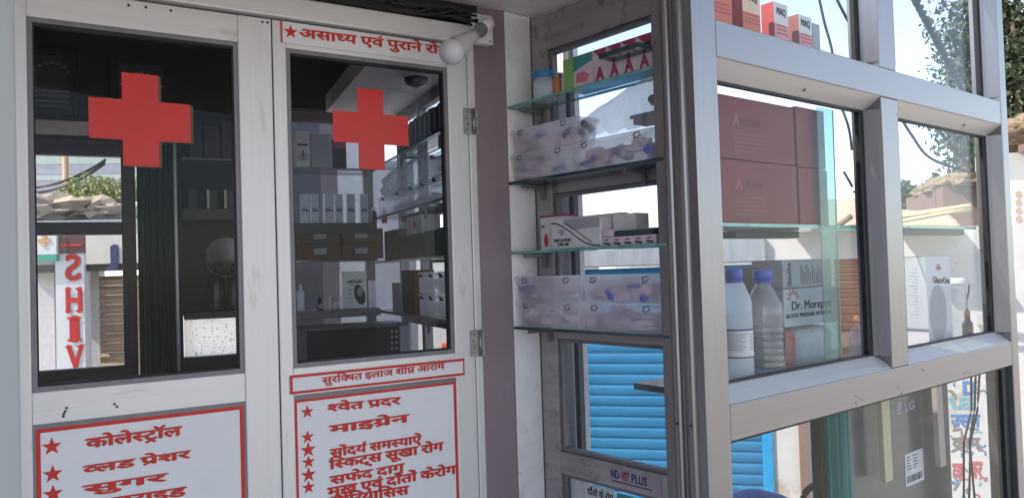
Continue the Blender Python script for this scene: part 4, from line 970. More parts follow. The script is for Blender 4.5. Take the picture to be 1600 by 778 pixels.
# small cabinet with boxes, mirror and two bottles (reflection in the left door)
def ashelf(u0, u1, w0, w1, z, th, label, mat, group=None):
    return solo('shelf_board', MB().box(u0, u1, w0, w1, z-th, z, .002), mat, A, label, 'shelf', group)
cw = -.06
ca, cb = A.u1(285, 350, cw), A.u1(392, 350, cw)
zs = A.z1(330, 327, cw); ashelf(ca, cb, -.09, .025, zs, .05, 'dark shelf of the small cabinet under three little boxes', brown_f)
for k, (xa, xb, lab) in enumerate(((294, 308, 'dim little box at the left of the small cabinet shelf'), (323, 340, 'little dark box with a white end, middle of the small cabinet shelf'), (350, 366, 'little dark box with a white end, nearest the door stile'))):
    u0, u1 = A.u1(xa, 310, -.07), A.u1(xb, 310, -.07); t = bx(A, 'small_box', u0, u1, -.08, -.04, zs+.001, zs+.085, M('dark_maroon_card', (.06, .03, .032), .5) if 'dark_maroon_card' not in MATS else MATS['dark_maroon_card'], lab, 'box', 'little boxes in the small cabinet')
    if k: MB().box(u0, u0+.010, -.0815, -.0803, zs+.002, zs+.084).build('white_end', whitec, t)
zs2 = A.z1(330, 249, cw); gshelf(A, ca, cb, -.09, .025, zs2, .008, 'dim glass shelf at the top of the small cabinet', 'shelves of the small cabinet', (), frame_g)
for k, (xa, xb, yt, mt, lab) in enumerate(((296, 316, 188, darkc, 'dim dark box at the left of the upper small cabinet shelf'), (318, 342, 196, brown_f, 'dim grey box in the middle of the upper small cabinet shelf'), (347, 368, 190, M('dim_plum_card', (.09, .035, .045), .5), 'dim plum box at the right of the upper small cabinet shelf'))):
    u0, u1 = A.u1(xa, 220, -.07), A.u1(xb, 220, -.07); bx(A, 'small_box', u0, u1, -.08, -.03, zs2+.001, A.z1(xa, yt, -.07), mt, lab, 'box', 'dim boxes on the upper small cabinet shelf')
zs3 = A.z1(340, 486, cw); ashelf(ca, cb, -.10, .025, zs3, .03, 'dark shelf of the small cabinet under the round mirror', brown_f)
t = thing('round_mirror', 'round steel framed mirror tilted at the back of the small cabinet', 'mirror', A, (A.u1(352, 400), -.02, zs3))
mc = (A.u1(353, 402, -.01), -.012, A.z1(353, 402, -.01)); mr_ = abs(A.u1(385, 402, -.01)-A.u1(321, 402, -.01))/2
MB().lathe(0, 0, [(mr_, 0), (mr_, .006)], 40, axis=(-.15, -1, -.12), org=mc).build('mirror_glass', mirror_m, t)
ring = [(mc[0]+mr_*math.cos(a), mc[1]-.006+.02*math.sin(a)-.0, mc[2]+mr_*math.sin(a)) for a in [2*math.pi*i/40 for i in range(41)]]
MB().tube(ring, .004, 6).build('mirror_rim', alu_v, t)
MB().tube([(mc[0], mc[1]+.01, zs3+.002), (mc[0], mc[1]+.012, mc[2]-mr_*.6)], .008, 8).build('mirror_stand', steel, t)
for k, (xc, lab) in enumerate(((338, 'grey bottle before the round mirror, left one'), (366, 'grey bottle before the round mirror, right one'))):
    u_ = A.u1(xc, 450, -.06); zt = A.z1(xc, 415, -.06); h = zt-zs3
    t = thing('bottle', lab, 'bottle', A, (u_, -.06, zs3), 'bottles before the round mirror')
    MB().lathe(u_, -.06, [(.034, zs3+.001), (.036, zs3+.01), (.036, zs3+h*.6), (.028, zs3+h*.75), (.012, zs3+h*.85), (.012, zs3+h*.93)], 24).build('bottle_body', liquid, t)
    MB().lathe(u_, -.06, [(.016, zs3+h*.9), (.016, zs3+h)], 20).build('cap', darkc, t)
t = thing('frosted_panel', 'bright speckled frosted panel below the round mirror', 'panel', A, (A.u1(347, 520), .04, 1.16))
MB().box(-.857, -.603, .05, .056, 1.152, 1.333).build('frosted_pane', milky('speckled_pane', (.92, .91, .90), .6, .5, .05, tl_w=.95), t)
m_ = MB(); rnd = random.Random(9)
for i in range(220):
    x, z = -.85+rnd.random()*.24, 1.155+.172*rnd.random(); r = .001+.0022*rnd.random()**2
    m_.box(x-r, x+r, .0485, .0495, z-r*.7, z+r*.7)
m_.build('specks', paint_k, t)
# porch ceiling and bulb reflected in the right door, built as slab and dome
sp = [at(509, 167, 3.69), at(574, 93, 2.86), D.W(.05, .1, 0), D.W(.64, .1, 0), B.W(-.10, -.12, 0), B.W(1.117, -.12, 0), A.W(.02, .02, 0), A.W(-.2, .02, 0)]
struct('reflected_ceiling_slab', MB().plan([(sp[i][0], sp[i][1]) for i in (0, 1, 3, 4, 5, 6)], 2.272, 2.35), ceilm)
q = at(650, 113, 3.06)
t = thing('bulb_reflection', 'dark dome standing in for the bulb reflected in the right door', 'reflection', X, (q[0], q[1], 2.2))  # the door bulb's reflection, built as a dome
MB().lathe(q[0], q[1], [(.012, 2.225), (.03, 2.230), (.044, 2.243), (.049, 2.262)], 28).build('dome', bulbd, t)
MB().lathe(q[0], q[1], [(.051, 2.262), (.052, 2.2715)], 28).build('dome_rim', bulbw, t)
# back shelving reflected in the right door, open backed with panes
t = thing('back_cabinet_frame', 'grey aluminium frame of the open backed shelving reflected in the right door', 'cabinet', A, (-.19, .1, 1.02))
f = MB(); aL = A.u1(452, 350, -.1)
f.box(aL-.03, aL, -.09, .14, 1.02, 2.29, .003); f.box(-.02, .03, .09, .14, 1.02, 2.29, .003); f.box(aL, -.02, .10, .14, 2.24, 2.29, .003); f.build('frame', frame_g, t)
MB().box(aL, -.02, .118, .122, 1.021, 2.239).build('glass_pane', winglass, t)
GA = 'shelves of the back cabinet reflected in the right door'
zA1, zA2, zA3, zA4 = 1.995, 1.738, 1.568, 1.334
gshelf(A, aL, -.005, -.09, .095, zA1, .010, 'upper glass shelf of the back cabinet, under the eye printed box', GA, (), frame_g)
ashelf(aL, -.005, -.09, .095, zA2, .05, 'thick dark shelf of the back cabinet under six small silver boxes', brown_f, GA)
gshelf(A, aL, -.005, -.09, .095, zA3, .010, 'glass shelf of the back cabinet under the brown cartons', GA, (), dteal)
ashelf(aL, -.0, -.10, .095, zA4, .035, 'grey shelf of the back cabinet under the printed meter carton', frame_g, GA)
wf = -.075
def abx(x0, x1, y0, zb, mat, label, d=.05, w0=wf, name='box', group=None, cat='box'):
    ym = (y0 + 300)/2
    return bx(A, name, A.u1(x0, y0+15, w0), A.u1(x1, y0+15, w0), w0, w0+d, zb, A.z1((x0+x1)/2, y0, w0), mat, label, cat, group)
t = abx(462, 484, 205, zA1+.001, whitec, 'white box with a printed eye at the left of the upper back shelf', name='medicine_box')
u0, u1 = A.u1(462, 220, wf), A.u1(484, 220, wf); c = ((u0+u1)/2, zA1+.05)
m_ = MB(); 
for r0, r1, yo in ((.024, .021, 0), (.011, .0075, 0)):
    pts = [(c[0]+r0*math.cos(a), c[1]+yo+r0*.6*math.sin(a)) for a in [2*math.pi*i/24 for i in range(25)]]
    for i in range(24): m_.poly(stroke(pts[i], pts[i+1], .003)[0], wf-.0003, wf-.001)
m_.poly(stroke((c[0], c[1]+.03), (c[0], c[1]), .005)[0], wf-.0003, wf-.0012); m_.box(u0+.008, u1-.008, wf-.001, wf-.0003, c[1]+.052, c[1]+.060)
m_.build('printed_eye', navy, t)
abx(485, 519, 210, zA1+.001, greyc, 'grey box in the middle of the upper back shelf')
t = abx(520, 541, 218, zA1+.001, darkc, 'dark box with a magenta top beside the red cross')
MB().box(A.u1(520.5, 230, wf), A.u1(540.5, 230, wf), wf-.001, wf-.0002, A.z1(530, 232, wf), A.z1(530, 219, wf)).build('magenta_print', pink, t)
silver = M('silver_blue_card', (.52, .60, .70), .35, .2, .1)
for k, (xa, xb) in enumerate(((470, 483), (486, 498), (507, 520), (524, 536), (542, 555), (563, 575))):
    lab = 'small silver blue box in the row of six, ' + ['leftmost', 'second from the left', 'third from the left', 'fourth from the left', 'fifth from the left', 'rightmost'][k]
    t = abx(xa, xb, 303, zA2+.001, silver, lab, .03, name='small_box', group='six small silver boxes')
    u0, u1 = A.u1(xa, 315, wf), A.u1(xb, 315, wf); MB().box(u0+.004, u1-.004, wf-.0008, wf-.0002, zA2+.055, zA2+.062).box(u0+.004, u1-.008, wf-.0008, wf-.0002, zA2+.066, zA2+.07).build('fine_print', navy, t)
    MB().poly([(u0+.008, zA2+.008), (u1-.004, zA2+.012), (u1-.008, zA2+.03)], wf-.0002, wf-.0008).build('pale_swirl', whitec, t)
for k, (xc, mt, lab) in enumerate(((584, darkc, 'small dark bottle with a white cap right of the six silver boxes'), (600, redc, 'small bottle with a red label and white cap in the shelving corner'))):
    u_ = A.u1(xc, 320, -.05); t = thing('small_bottle', lab, 'bottle', A, (u_, -.05, zA2))
    MB().lathe(u_, -.05, [(.013, zA2+.001), (.014, zA2+.006), (.014, zA2+.05), (.008, zA2+.06)], 16).build('bottle_body', mt, t)
    MB().lathe(u_, -.05, [(.009, zA2+.058), (.009, zA2+.075)], 14).build('cap', whitep, t)
for k, (xa, xb, z0, z1, lab) in enumerate(((463, 532, zA3+.001, zA3+.073, 'brown carton with a torn white label, lower left of four'), (463, 532, zA3+.0745, zA3+.145, 'brown carton with a torn white label, upper left of four'), (535, 599, zA3+.001, zA3+.073, 'brown carton with a torn white label, lower right of four'), (535, 599, zA3+.0745, zA3+.145, 'brown carton with a torn white label, upper right of four'))):
    u0, u1 = A.u1(xa, 380, wf), A.u1(xb, 380, wf)
    t = bx(A, 'carton', u0, u1, wf, wf+.12, z0, z1, brownc, lab, 'carton', 'brown cartons reflected in the right door', .003)
    c = (u0+u1)/2 + (.005 if k < 2 else -.01)
    m_ = MB().poly([(c-.032, z1-.022), (c+.032, z1-.020), (c+.032, z1-.04), (c+.024, z1-.047), (c-.028, z1-.048), (c-.026, z1-.036)], wf-.0002, wf-.001); m_.build('torn_label', greyc, t)
# lower shelf goods
w_ = -.06
u_ = A.u1(469, 460, w_); t = thing('dropper_bottle', 'white squeeze bottle with a nozzle at the left end of the grey shelf', 'bottle', A, (u_, w_, zA4))
MB().lathe(u_, w_, [(.017, zA4+.001), (.018, zA4+.006), (.018, zA4+.085), (.010, zA4+.10)], 18).build('bottle_body', milkp, t); MB().lathe(u_, w_, [(.009, zA4+.10), (.004, zA4+.128)], 14).build('nozzle', whitep, t)
u_ = A.u1(500, 470, w_); t = thing('small_bottle', 'tiny dark vial with a label on the grey shelf', 'bottle', A, (u_, w_, zA4))
MB().lathe(u_, w_, [(.014, zA4+.001), (.014, zA4+.04), (.008, zA4+.046)], 16).build('bottle_body', dbottle, t); MB().lathe(u_, w_, [(.010, zA4+.046), (.010, zA4+.062)], 14).build('cap', darkc, t); wrap(t, u_, w_, .0144, zA4+.01, zA4+.032, math.radians(-150), math.radians(-30), 'label', greyc)
u_ = A.u1(524, 470, w_); lidjar(A, u_, w_, zA4+.001, .026, .052, .008, (clearp, clearp), 'low clear jar between the vial and the meter carton', 'jar')
w2 = -.06; u0, u1 = A.u1(535, 450, w2), A.u1(573, 450, w2); zt = A.z1(555, 424, w2)
t = bx(A, 'meter_carton', u0, u1, w2, w2+.06, zA4+.001, zt, whitep, 'white carton with mirrored lettering and a printed dark meter', 'carton')
H = zt-zA4; L = u1-u0
MB().poly([(u0+L*(.70+.22*math.cos(a)-.08*math.sin(a)), zA4+H*(.37+.27*math.sin(a))) for a in [2*math.pi*i/26 for i in range(26)]], w2-.0002, w2-.001).build('printed_meter', darkc, t)
MB().poly([(u0+L*(.72+.12*math.cos(a)), zA4+H*(.45+.12*math.sin(a))) for a in [2*math.pi*i/20 for i in range(20)]], w2-.0011, w2-.0016).build('printed_display', greyc, t)
m_ = MB(); letter(m_, 'GlucoOne', (u0+L*.24, zA4+H*.79), (u0+L*.80, zA4+H*.79), H*.10, w2-.0008, .03, mirror=True); m_.build('lettering', navy, t)
m_ = MB()
for i in range(4): m_.box(u0+L*.22, u0+L*.42, w2-.0008, w2-.0002, zA4+H*(.5-.11*i), zA4+H*(.525-.11*i))
m_.box(u0+L*.3, u0+L*.7, w2-.0008, w2-.0002, zA4+H*.63, zA4+H*.65); m_.build('fine_print', greyc, t)
t = bx(A, 'clear_case', A.u1(580, 460, w2), A.u1(603, 460, w2), w2, w2+.05, zA4+.001, A.z1(590, 438, w2), binc, 'clear plastic case beside the mirrored meter carton', 'case')
# microwave-like dark monitor at the bottom
w3 = -.22; u0, u1 = A.u1(480, 540, w3), A.u1(607, 540, w3); z1 = A.z1(545, 512, w3)
t = thing('oven_cabinet', 'dark fronted appliance with a column of buttons at the foot of the back cabinet', 'appliance', A, ((u0+u1)/2, -.1, .98))
MB().box(A.u1(463, 540, w3), A.u1(641, 540, w3), w3+.004, .02, .96, z1+.008, .008).build('case', M('slate_case', (.13, .13, .15), .5), t)
MB().box(u0, u1, w3-.003, w3+.003, .965, z1-.004, .002).build('dark_door', screen, t)
m_ = MB(); ub0, ub1 = A.u1(609, 540, w3), A.u1(623, 540, w3)
m_.box(ub0, ub1, w3-.001, w3+.003, .965, z1-.006, .002); pnl = m_.build('button_panel', darkc, t); m_ = MB()
for i in range(7): m_.box(ub0+.005, ub0+.016, w3-.004, w3-.0012, z1-.035-i*.026, z1-.022-i*.026, .001); m_.box(ub0+.026, ub0+.036, w3-.004, w3-.0012, z1-.035-i*.026, z1-.022-i*.026, .001)
m_.build_each('button', greyc, pnl)
MB().box(A.u1(625, 540, w3), A.u1(640, 540, w3), w3-.001, w3+.003, .965, z1-.005, .002).build('pale_side', greyc, t)
# right shelving (reflected in the right door)
t = thing('side_cabinet_frame', 'aluminium window frame behind the side shelving reflected in the right door', 'window', B, (.5, -.12, .98))
f = MB()
for (a, b_) in ((-.12, -.06), (.32, .36), (.72, .76), (1.06, 1.10)): f.box(a, b_, -.16, -.12, .98, 2.29, .003)
f.build_each('frame_jamb', alu_v, t); f = MB()
for (z0, z1) in ((2.225, 2.29), (1.74, 1.78), (1.26, 1.30), (.98, 1.03)):
    for (a, b_) in ((-.06, .32), (.36, .72), (.76, 1.06)): f.box(a, b_, -.158, -.122, z0, z1, .003)
f.build_each('frame_rail', frame_g, t)
MB().box(-.058, 1.058, -.142, -.138, 1.031, 2.224).build('glass_pane', winglass, t)
GBb = 'side shelves reflected in the right door'
zb = (2.010, 1.768, 1.556, 1.322)
gshelf(B, -.08, 1.10, -.115, .0, zb[0], .010, 'top glass side shelf under the row of dark boxes', GBb, (.62, .1), teal)
gshelf(B, -.08, 1.10, -.115, .0, zb[1], .012, 'side shelf under the bag covered plastic boxes reflected in the right door', GBb, (.3,), frame_g)
gshelf(B, -.08, 1.10, -.115, .0, zb[2], .010, 'green edged side shelf under the dark green boxes', GBb, (.25,), teal)
gshelf(B, -.08, 1.10, -.115, .0, zb[3], .012, 'lowest side shelf under the stacked clear boxes', GBb, (.3,), frame_g)
for k in range(11):
    a = .02 + k*.062
    t = bx(B, 'box_file', a, a+.052, -.10, -.012, zb[0]+.001, zb[0]+.115-.003*(k % 3), darkc if k else lime, 'dark upright box on the top side shelf, %s from the door stile' % ['lime green one,', 'second', 'third', 'fourth', 'fifth', 'sixth', 'seventh', 'eighth', 'ninth', 'tenth', 'eleventh'][k] if k else 'lime green box at the near end of the dark upright row', 'box', 'upright boxes on the top side shelf', rot=.12)
    if k: MB().box(a+.020, a+.026, .004-.014, .005-.014, zb[0]+.02, zb[0]+.10).build('spine_print', greyc, t)
GBx = 'plastic boxes on the side shelves'
for k, (a, b_, z0, h, lab) in enumerate(((-.06, .24, zb[1], .088, 'violet plastic box on the second side shelf, lower one by the door stile'), (.245, .55, zb[1], .088, 'violet plastic box on the second side shelf, lower one in the middle'), (.555, 1.05, zb[1], .088, 'violet plastic box on the second side shelf, lower one in the corner'), (-.06, .26, zb[1]+.09, .085, 'violet plastic box on the second side shelf, upper one by the door stile'),
    (-.06, .18, zb[3], .088, 'clear box on the lowest side shelf, lower one by the door stile'), (.185, .42, zb[3], .088, 'clear box on the lowest side shelf, lower one further in'), (-.06, .175, zb[3]+.09, .085, 'clear box on the lowest side shelf, upper one by the door stile'), (.18, .42, zb[3]+.09, .085, 'clear box on the lowest side shelf, upper one further in'))):
    # mirrored side: goods face the room
    t = thing('plastic_box', lab, 'plastic box', B, ((a+b_)/2, -.055, z0), GBx)
    MB().box(a, b_-.003, -.108, -.006, z0+.001, z0+h-.013, .008).build('box_body', binc if k < 4 else binp, t)
    MB().box(a-.002, b_-.001, -.112, -.003, z0+h-.0128, z0+h, .004).build('lid', binc if k < 4 else binp, t)
    m_ = MB()
    for q_ in (.25, .75):
        cu = a+(b_-a)*q_; m_.tube([(cu-.014, .0, z0+h-.02), (cu, .004, z0+h-.008), (cu+.014, .0, z0+h-.018)], .0035, 6)
    m_.build_each('lid_clip', darkc, t)
    g = MB()
    for i in range(6): g.blob((a+.03+(b_-a-.06)*random.random(), -.055, z0+.02+.02*random.random()), (.03, .03, .018), 2, .3, 2, i+k)
    g.build('packed_goods', contd if k < 4 else contm, t)
t = thing('polythene_bag', 'dark crumpled polythene bag over the plastic boxes reflected in the right door', 'plastic bag', B, (.55, -.05, zb[1]+.09))
MB().blob((.64, -.045, zb[1]+.135), (.46, .06, .075), 4, .25, 2.2, 11, flat=-.043).build('bag', milky('grey_polythene', (.30, .29, .32), .45, .15, .3, (25, 25, 25), .8), t)
for k, (a, b_, z1, mt, lab) in enumerate(((.72, .95, .135, M('dim_brown_card', (.06, .045, .045), .6), 'tall dim brown box in the corner of the third side shelf'), (.36, .70, .10, darkc, 'long dark box in the middle of the third side shelf'), (.17, .34, .10, dgreen, 'dark green box on the third side shelf, second from the stile'), (-.05, .165, .105, dgreen, 'dark green box on the third side shelf, nearest the stile'))):
    bx(B, 'box', a, b_, -.10, -.008, zb[2]+.001, zb[2]+z1, mt, lab, 'box', None, .002)
t = bx(B, 'medicine_box', .40, .62, -.10, -.02, zb[2]+.101, zb[2]+.175, whitec, 'white box with a small red oval on top of the long dark box')
m_ = MB().poly([(.50+.025*math.cos(a), zb[2]+.138+.012*math.sin(a)) for a in [2*math.pi*i/20 for i in range(20)]], -.0195, -.0185); m_.build('red_oval', red, t)
bx(B, 'brown_box', .50, .68, -.10, -.01, zb[3]+.001, zb[3]+.092, brownc, 'brown box on the lowest side shelf, lower one beside the clear boxes')
bx(B, 'brown_box', .50, .68, -.10, -.01, zb[3]+.094, zb[3]+.185, brownc, 'brown box on the lowest side shelf, upper one beside the clear boxes')
t = bx(B, 'medicine_box', .74, .88, -.08, -.02, zb[3]+.001, zb[3]+.13, greyc, 'grey printed box in the corner of the lowest side shelf')
# ------------------------------------------------------------------ outside: reflected strips and walls built behind the mirrored room
def pbox(pl, x0, x1, y0, y1, w0, d, mb=None, bev=0):
    """box on plane pl whose front face at depth w0 shows between pixel columns x0..x1 and rows y0..y1"""
    mb = mb or MB(); ym = (y0+y1)/2; xm = (x0+x1)/2
    mb.box(pl.u1(x0, ym, w0), pl.u1(x1, ym, w0), w0, w0+d, pl.z1(xm, y1, w0), pl.z1(xm, y0, w0), bev); return mb
def pwall(name, pl, x0, x1, ztop, w0, d, mat, label, cat='wall', zb=-.7, y=400):
    return solo(name, MB().box(pl.u1(x0, y, w0), pl.u1(x1, y, w0), w0, w0+d, zb, ztop), mat, pl, label, cat)
pwall('reflected_slate_strip', A, 430, 503, 2.6, .8, .1, M('slate_reflection_tone', (.12, .115, .135), .8), 'dark slate strip reflected behind the back cabinet')  # this and the next strips are reflections built as solid walls
pwall('reflected_mauve_strip', A, 503.5, 530, 2.6, .8, .12, mauve, 'mauve strip reflected behind the back cabinet', 'pilaster')
pwall('reflected_white_strip', A, 530.5, 571, 2.6, .8, .14, plaster, 'white strip reflected behind the back cabinet', 'pillar')
pwall('reflected_post', A, 574, 583, 2.4, .55, .05, frame_g, 'grey post reflected at the corner of the back cabinet', 'post')
pwall('added_back_wall', A, 585, 650, 2.3, 1.7, .1, wallg, 'added weathered grey wall behind the corner of the back cabinet')  # added to darken the blank bright gap at the corner
pwall('reflected_speckled_wall', X, 560, 718, 1.9, 7.4, .2, wallw, 'speckled white wall reflected behind the side shelving')
solo('red_crate', MB().box(-.66, -.54, 6.95, 7.1, -.7, .85, .01), M('orange_red_plastic', (.6, .12, .05), .5), X, 'orange red stack at the end of the reflected speckled wall', 'crate stack')
# ------------------------------------------------------------------ outside: street reflected in the left door, built behind the mirrored room
t = thing('street_shop', 'white street stall front with a tan roller shutter, reflected in the left door', 'shop', U, (.3, .1, -.7))
uz = lambda x, y, w_=0: U.uv(x, y, w_)
def ubx(x0, x1, y0, y1, w0, d, mat, name, par, bev=0):
    return pbox(U, x0, x1, y0, y1, w0, d, None, bev).build(name, mat, par)
ubx(20, 64, 405, 700, .1, .1, wallw, 'wall', t); ubx(64.2, 86, 405, 700, .06, .1, whitec, 'door_frame', t); ubx(138, 157, 420, 700, .04, .1, whitec, 'shutter_frame', t)
ubx(20, 230, 412, 424, -.12, .25, brown_f, 'awning', t); ubx(86.2, 138, 424, 700, .12, .1, wallw, 'wall', t)
mb = MB(); u0, u1 = U.u1(157.3, 500, .05), U.u1(235, 500, .05); z = -.7; ztop = U.z1(180, 424, .05)
while z < ztop-.07:
    pts = [(.05, z), (.035, z+.02), (.03, z+.04), (.045, z+.068), (.06, z+.068), (.06, z)]; beam_u(mb, pts, u0, u1); z += .07
mb.build('roller_shutter', shutk, t)
t = thing('shop_sign', 'white pillar sign with big red capitals running down, the first one reversed', 'sign', U, (U.u1(110, 400, -.15), -.1, -.7))
ubx(88, 133, 396, 640, -.16, .1, signw, 'sign_board', t); ubx(89, 132, 366, 395.8, -.17, .1, M('dull_maroon_board', (.12, .05, .055), .6), 'sign_top', t)
m_ = MB()
for ch, xa, xb, ya, yb, mir in (('S', 103, 124.5, 398.5, 437, True), ('H', 104, 127, 450, 488, False), ('I', 112, 121, 495, 533, False), ('V', 105, 130, 540, 578, False)):
    q0 = U.uv(xa, ya, -.16); q1 = U.uv(xb, ya, -.16); h = q0[1]-U.z1(xa, yb, -.16)
    letter(m_, ch, (q0[0], q0[1]), (q1[0], q0[1]), h, -.166, .035, mirror=mir)
    W_ = q1[0]-q0[0]; ser = {'H': ((-.06, .36), (.64, 1.06)), 'I': ((-.7, 1.7),), 'V': ((-.08, .34), (.66, 1.08))}.get(ch, ())
    for a_, b_ in ser:
        m_.box(q0[0]+W_*a_, q0[0]+W_*b_, -.170, -.1685, q0[1]-h*.09, q0[1])
        if ch != 'V': m_.box(q0[0]+W_*a_, q0[0]+W_*b_, -.170, -.1685, q0[1]-h, q0[1]-h*.91)
m_.build('lettering', red, t)
m_ = pbox(U, 96, 128, 381, 385, -.178, .005).poly([U.uv(92, 383, -.175), U.uv(99, 378, -.175), U.uv(99, 388, -.175)], -.178, -.173); m_.build('arrow', red, t)
t = thing('shop_sign', 'white sign with an orange cross and green bottom band, reflected in the left door', 'sign', U, (U.u1(66, 385, -.2), -.2, U.z1(66, 408, -.2)))
ubx(30, 88, 362, 398, -.2, .04, signw, 'sign_board', t); ubx(30, 88, 398.3, 408, -.2, .04, M('teal_green_band', (.03, .36, .25), .5), 'green_band', t)
c = U.uv(69, 376, -.2); s_ = U.u1(73, 376, -.2)-c[0]
m_ = MB(); og = M('faded_orange', (.65, .38, .15), .6); 
m_.box(c[0]-s_*2.4, c[0]+s_*2.4, -.206, -.201, c[1]-s_*.8, c[1]+s_*.8).box(c[0]-s_*.8, c[0]+s_*.8, -.207, -.202, c[1]-s_*2.4, c[1]+s_*2.4); m_.build('orange_cross', og, t)
t = thing('tarpaulin_banner', 'white tarpaulin banner with blue lettering above the tan shutter', 'banner', U, (U.u1(165, 390, -.18), -.18, U.z1(165, 418, -.18)))
ubx(134, 232, 366, 411.5, -.18, .03, tarpw, 'cloth', t)
m_ = MB(); letter(m_, 'J', U.uv(168, 384, -.18), U.uv(182, 384, -.18), U.z1(168, 384, -.18)-U.z1(168, 412, -.18), -.186, .06)
m_.build('lettering', navy, t)
# rubble, tarps and bush on the stall roof
rf = pbox(U, -20, 260, 344, 352, -.1, 1.6); solo('stall_roof', rf, tin, U, 'grey stall roof loaded with rocks and tarpaulins', 'roof')
rnd = random.Random(12)
for k, (xc, yc, sx, sz, mt, lab) in enumerate(((72, 326, .30, .10, stone, 'tan boulder at the left of the stall roof'), (135, 330, .20, .085, stone, 'brown creased boulder in the middle of the stall roof'), (100, 338, .42, .05, tarpw, 'crumpled white tarpaulin along the stall roof'), (178, 332, .24, .075, M('pale_dusty_stone', (.5, .44, .36), .95, var=.15, scale=(5, 5, 5), bump=.5), 'pale dusty block at the right of the stall roof'))):
    q = U.uv(xc, yc, .3); zb_ = U.z1(xc, 344, .3); solo('boulder' if 'tarp' not in lab else 'tarpaulin', MB().blob((q[0], .3+.12*k, max(q[1], zb_+.02)), (sx, .22, sz*1.15), 3 if mt is stone else 4, .7, 2.3, k+3, flat=-(max(q[1], zb_+.02)-zb_), smooth=mt is not stone), mt, U, lab, 'boulder' if 'tarp' not in lab else 'tarpaulin')
def leafball(mb, c, rad, n, size, rnd, mat=0):
    for i in range(n):
        while True:
            p = Vector((rnd.uniform(-1, 1), rnd.uniform(-1, 1), rnd.uniform(-1, 1)))
            if p.length < 1 and p.length > .25: break
        kx = 1 + .35*_ns.noise(p*2.3 + Vector(c)); p = Vector((p.x*rad[0], p.y*rad[1], p.z*rad[2]))*kx + Vector(c)
        d = Vector((rnd.gauss(0, 1), rnd.gauss(0, 1), rnd.gauss(0, 1))).normalized(); e = d.orthogonal().normalized(); s = size*rnd.uniform(.6, 1.4)
        e = Matrix.Rotation(rnd.uniform(0, 6.28), 3, d) @ e; f = d.cross(e)
        mb.quad([p - e*s, p + f*s*.5, p + e*s, p - f*s*.5], mat)
    return mb
rnd = random.Random(4)
t = thing('bush', 'sunlit green bush growing behind the rocks on the stall roof', 'bush', U, (U.u1(145, 320, 2.2), 2.2, 1.5)); mb = MB()
for xc, yc, r in ((118, 312, .16), (140, 306, .22), (160, 308, .2), (185, 314, .2), (205, 306, .22)):
    q = U.uv(xc, yc, 2.2); leafball(mb, (q[0], 2.2, q[1]), (r*1.2, r, r), 900, .02, rnd)
mb.build('leaves', leafy, t); MB().tube([(U.u1(145, 320, 2.2), 2.2, 1.2), (U.u1(145, 310, 2.2), 2.2, 2.0)], .03, 8, r2=.012).build('stem', bark, t)
pt = thing('far_building', 'long purple grey building far behind the rocks, in horizontal bands', 'building', U, (0, 14, -.7))
for k, (ya, yb, mt, nm) in enumerate(((238, 258, M('pale_green_tin', (.40, .46, .40), .6), 'roof_band'), (258.5, 274, M('grey_lilac_wall', (.33, .32, .37), .8), 'wall_band'), (274.5, 283, M('pale_green_tin_low', (.42, .47, .42), .6), 'roof_band'), (283.5, 330, M('mauve_grey_wall', (.33, .30, .33), .85, var=.06), 'wall_band'))):
    w0 = 14-.05*k; mb = pbox(U, -250, 330, ya, yb, w0, .4); mb.build(nm, mt, pt)
m_ = MB()
u0 = U.u1(-60, 265, 13.8)
q = U.uv(102, 252, 4); solo('thin_pole', MB().tube([(q[0], 4, -.7), (q[0], 4, U.z1(102, 240, 4))], .035, 10), M('rusty_pole_paint', (.42, .26, .14), .6), U, 'thin rusty pole before the far banded building', 'pole')
mb = MB()
for k, (ya, yb, sg) in enumerate(((292, 250, .09), (300, 252, .10), (297, 249, .06), (304, 256, .08))):
    a, b_ = U.uv(35, ya, 2.5), U.uv(165, yb, 2.5); mb.tube([(a[0]+(b_[0]-a[0])*i/14, 2.5, a[1]+(b_[1]-a[1])*i/14 - sg*4*(i/14)*(1-i/14)) for i in range(15)], .010, 5)
solo('overhead_cables', mb, wirem, U, 'slack black cables crossing the far banded building', 'cables')
# ------------------------------------------------------------------ outside: shop row across the street
t = thing('shutter_shop', 'whitewashed shop with a bright blue roller shutter across the street', 'shop', T, (.5, .1, -.7))
zt = T.z1(960, 421); u0, u1 = T.u1(899, 560), T.u1(1191, 690)
mb = MB(); z = -.72; P = .0785
while z < zt-.02:
    pts = [(.046, z), (.040, z+.003), (.035, z+.018), (.033, z+.038), (.034, z+.056), (.039, z+P-.005), (.046, z+P-.003), (.07, z+P-.003), (.07, z)]; beam_u(mb, pts, u0, u1); z += P
sh = mb.build('roller_shutter', shutb, t)
ua, ub_ = u1+.001, T.u1(1208, 700)
MB().box(ua, ub_, -.02, .10, -.7, zt+.02, .004).box(u0-.10, u0-.001, -.02, .10, -.7, zt+.02, .004).build('shutter_guide', shutb2, t)
MB().box(u0-.10, ub_, -.05, .12, zt+.021, zt+.20, .01).build('shutter_hood', tin, t)
uw0, uw1 = ub_+.001, T.u1(1300, 700)
MB().box(uw0, uw1, .0, .2, -.7, T.z1(1290, 352)).build('wall', wallw, t)
MB().box(u0-.6, u0-.101, .0, .2, -.7, zt+.20).build('wall', wallw, t)
uc0, uc1 = T.u1(1250, 720, -.03), T.u1(1263, 720, -.03)
MB().box(uc0, uc1, -.03, -.001, -.7, 1.25).build('wall_pipe', woodb, t)
p = S.W(0, 0, 0)
q0, q1, q2 = S.u1(881, 600, .42), S.u1(897, 600, .42), S.u1(904, 600, .42)
t = thing('outer_pillar', 'white plastered pillar with a dark edge just outside the bay window', 'pillar', S, ((q0+q2)/2, .45, -.7))
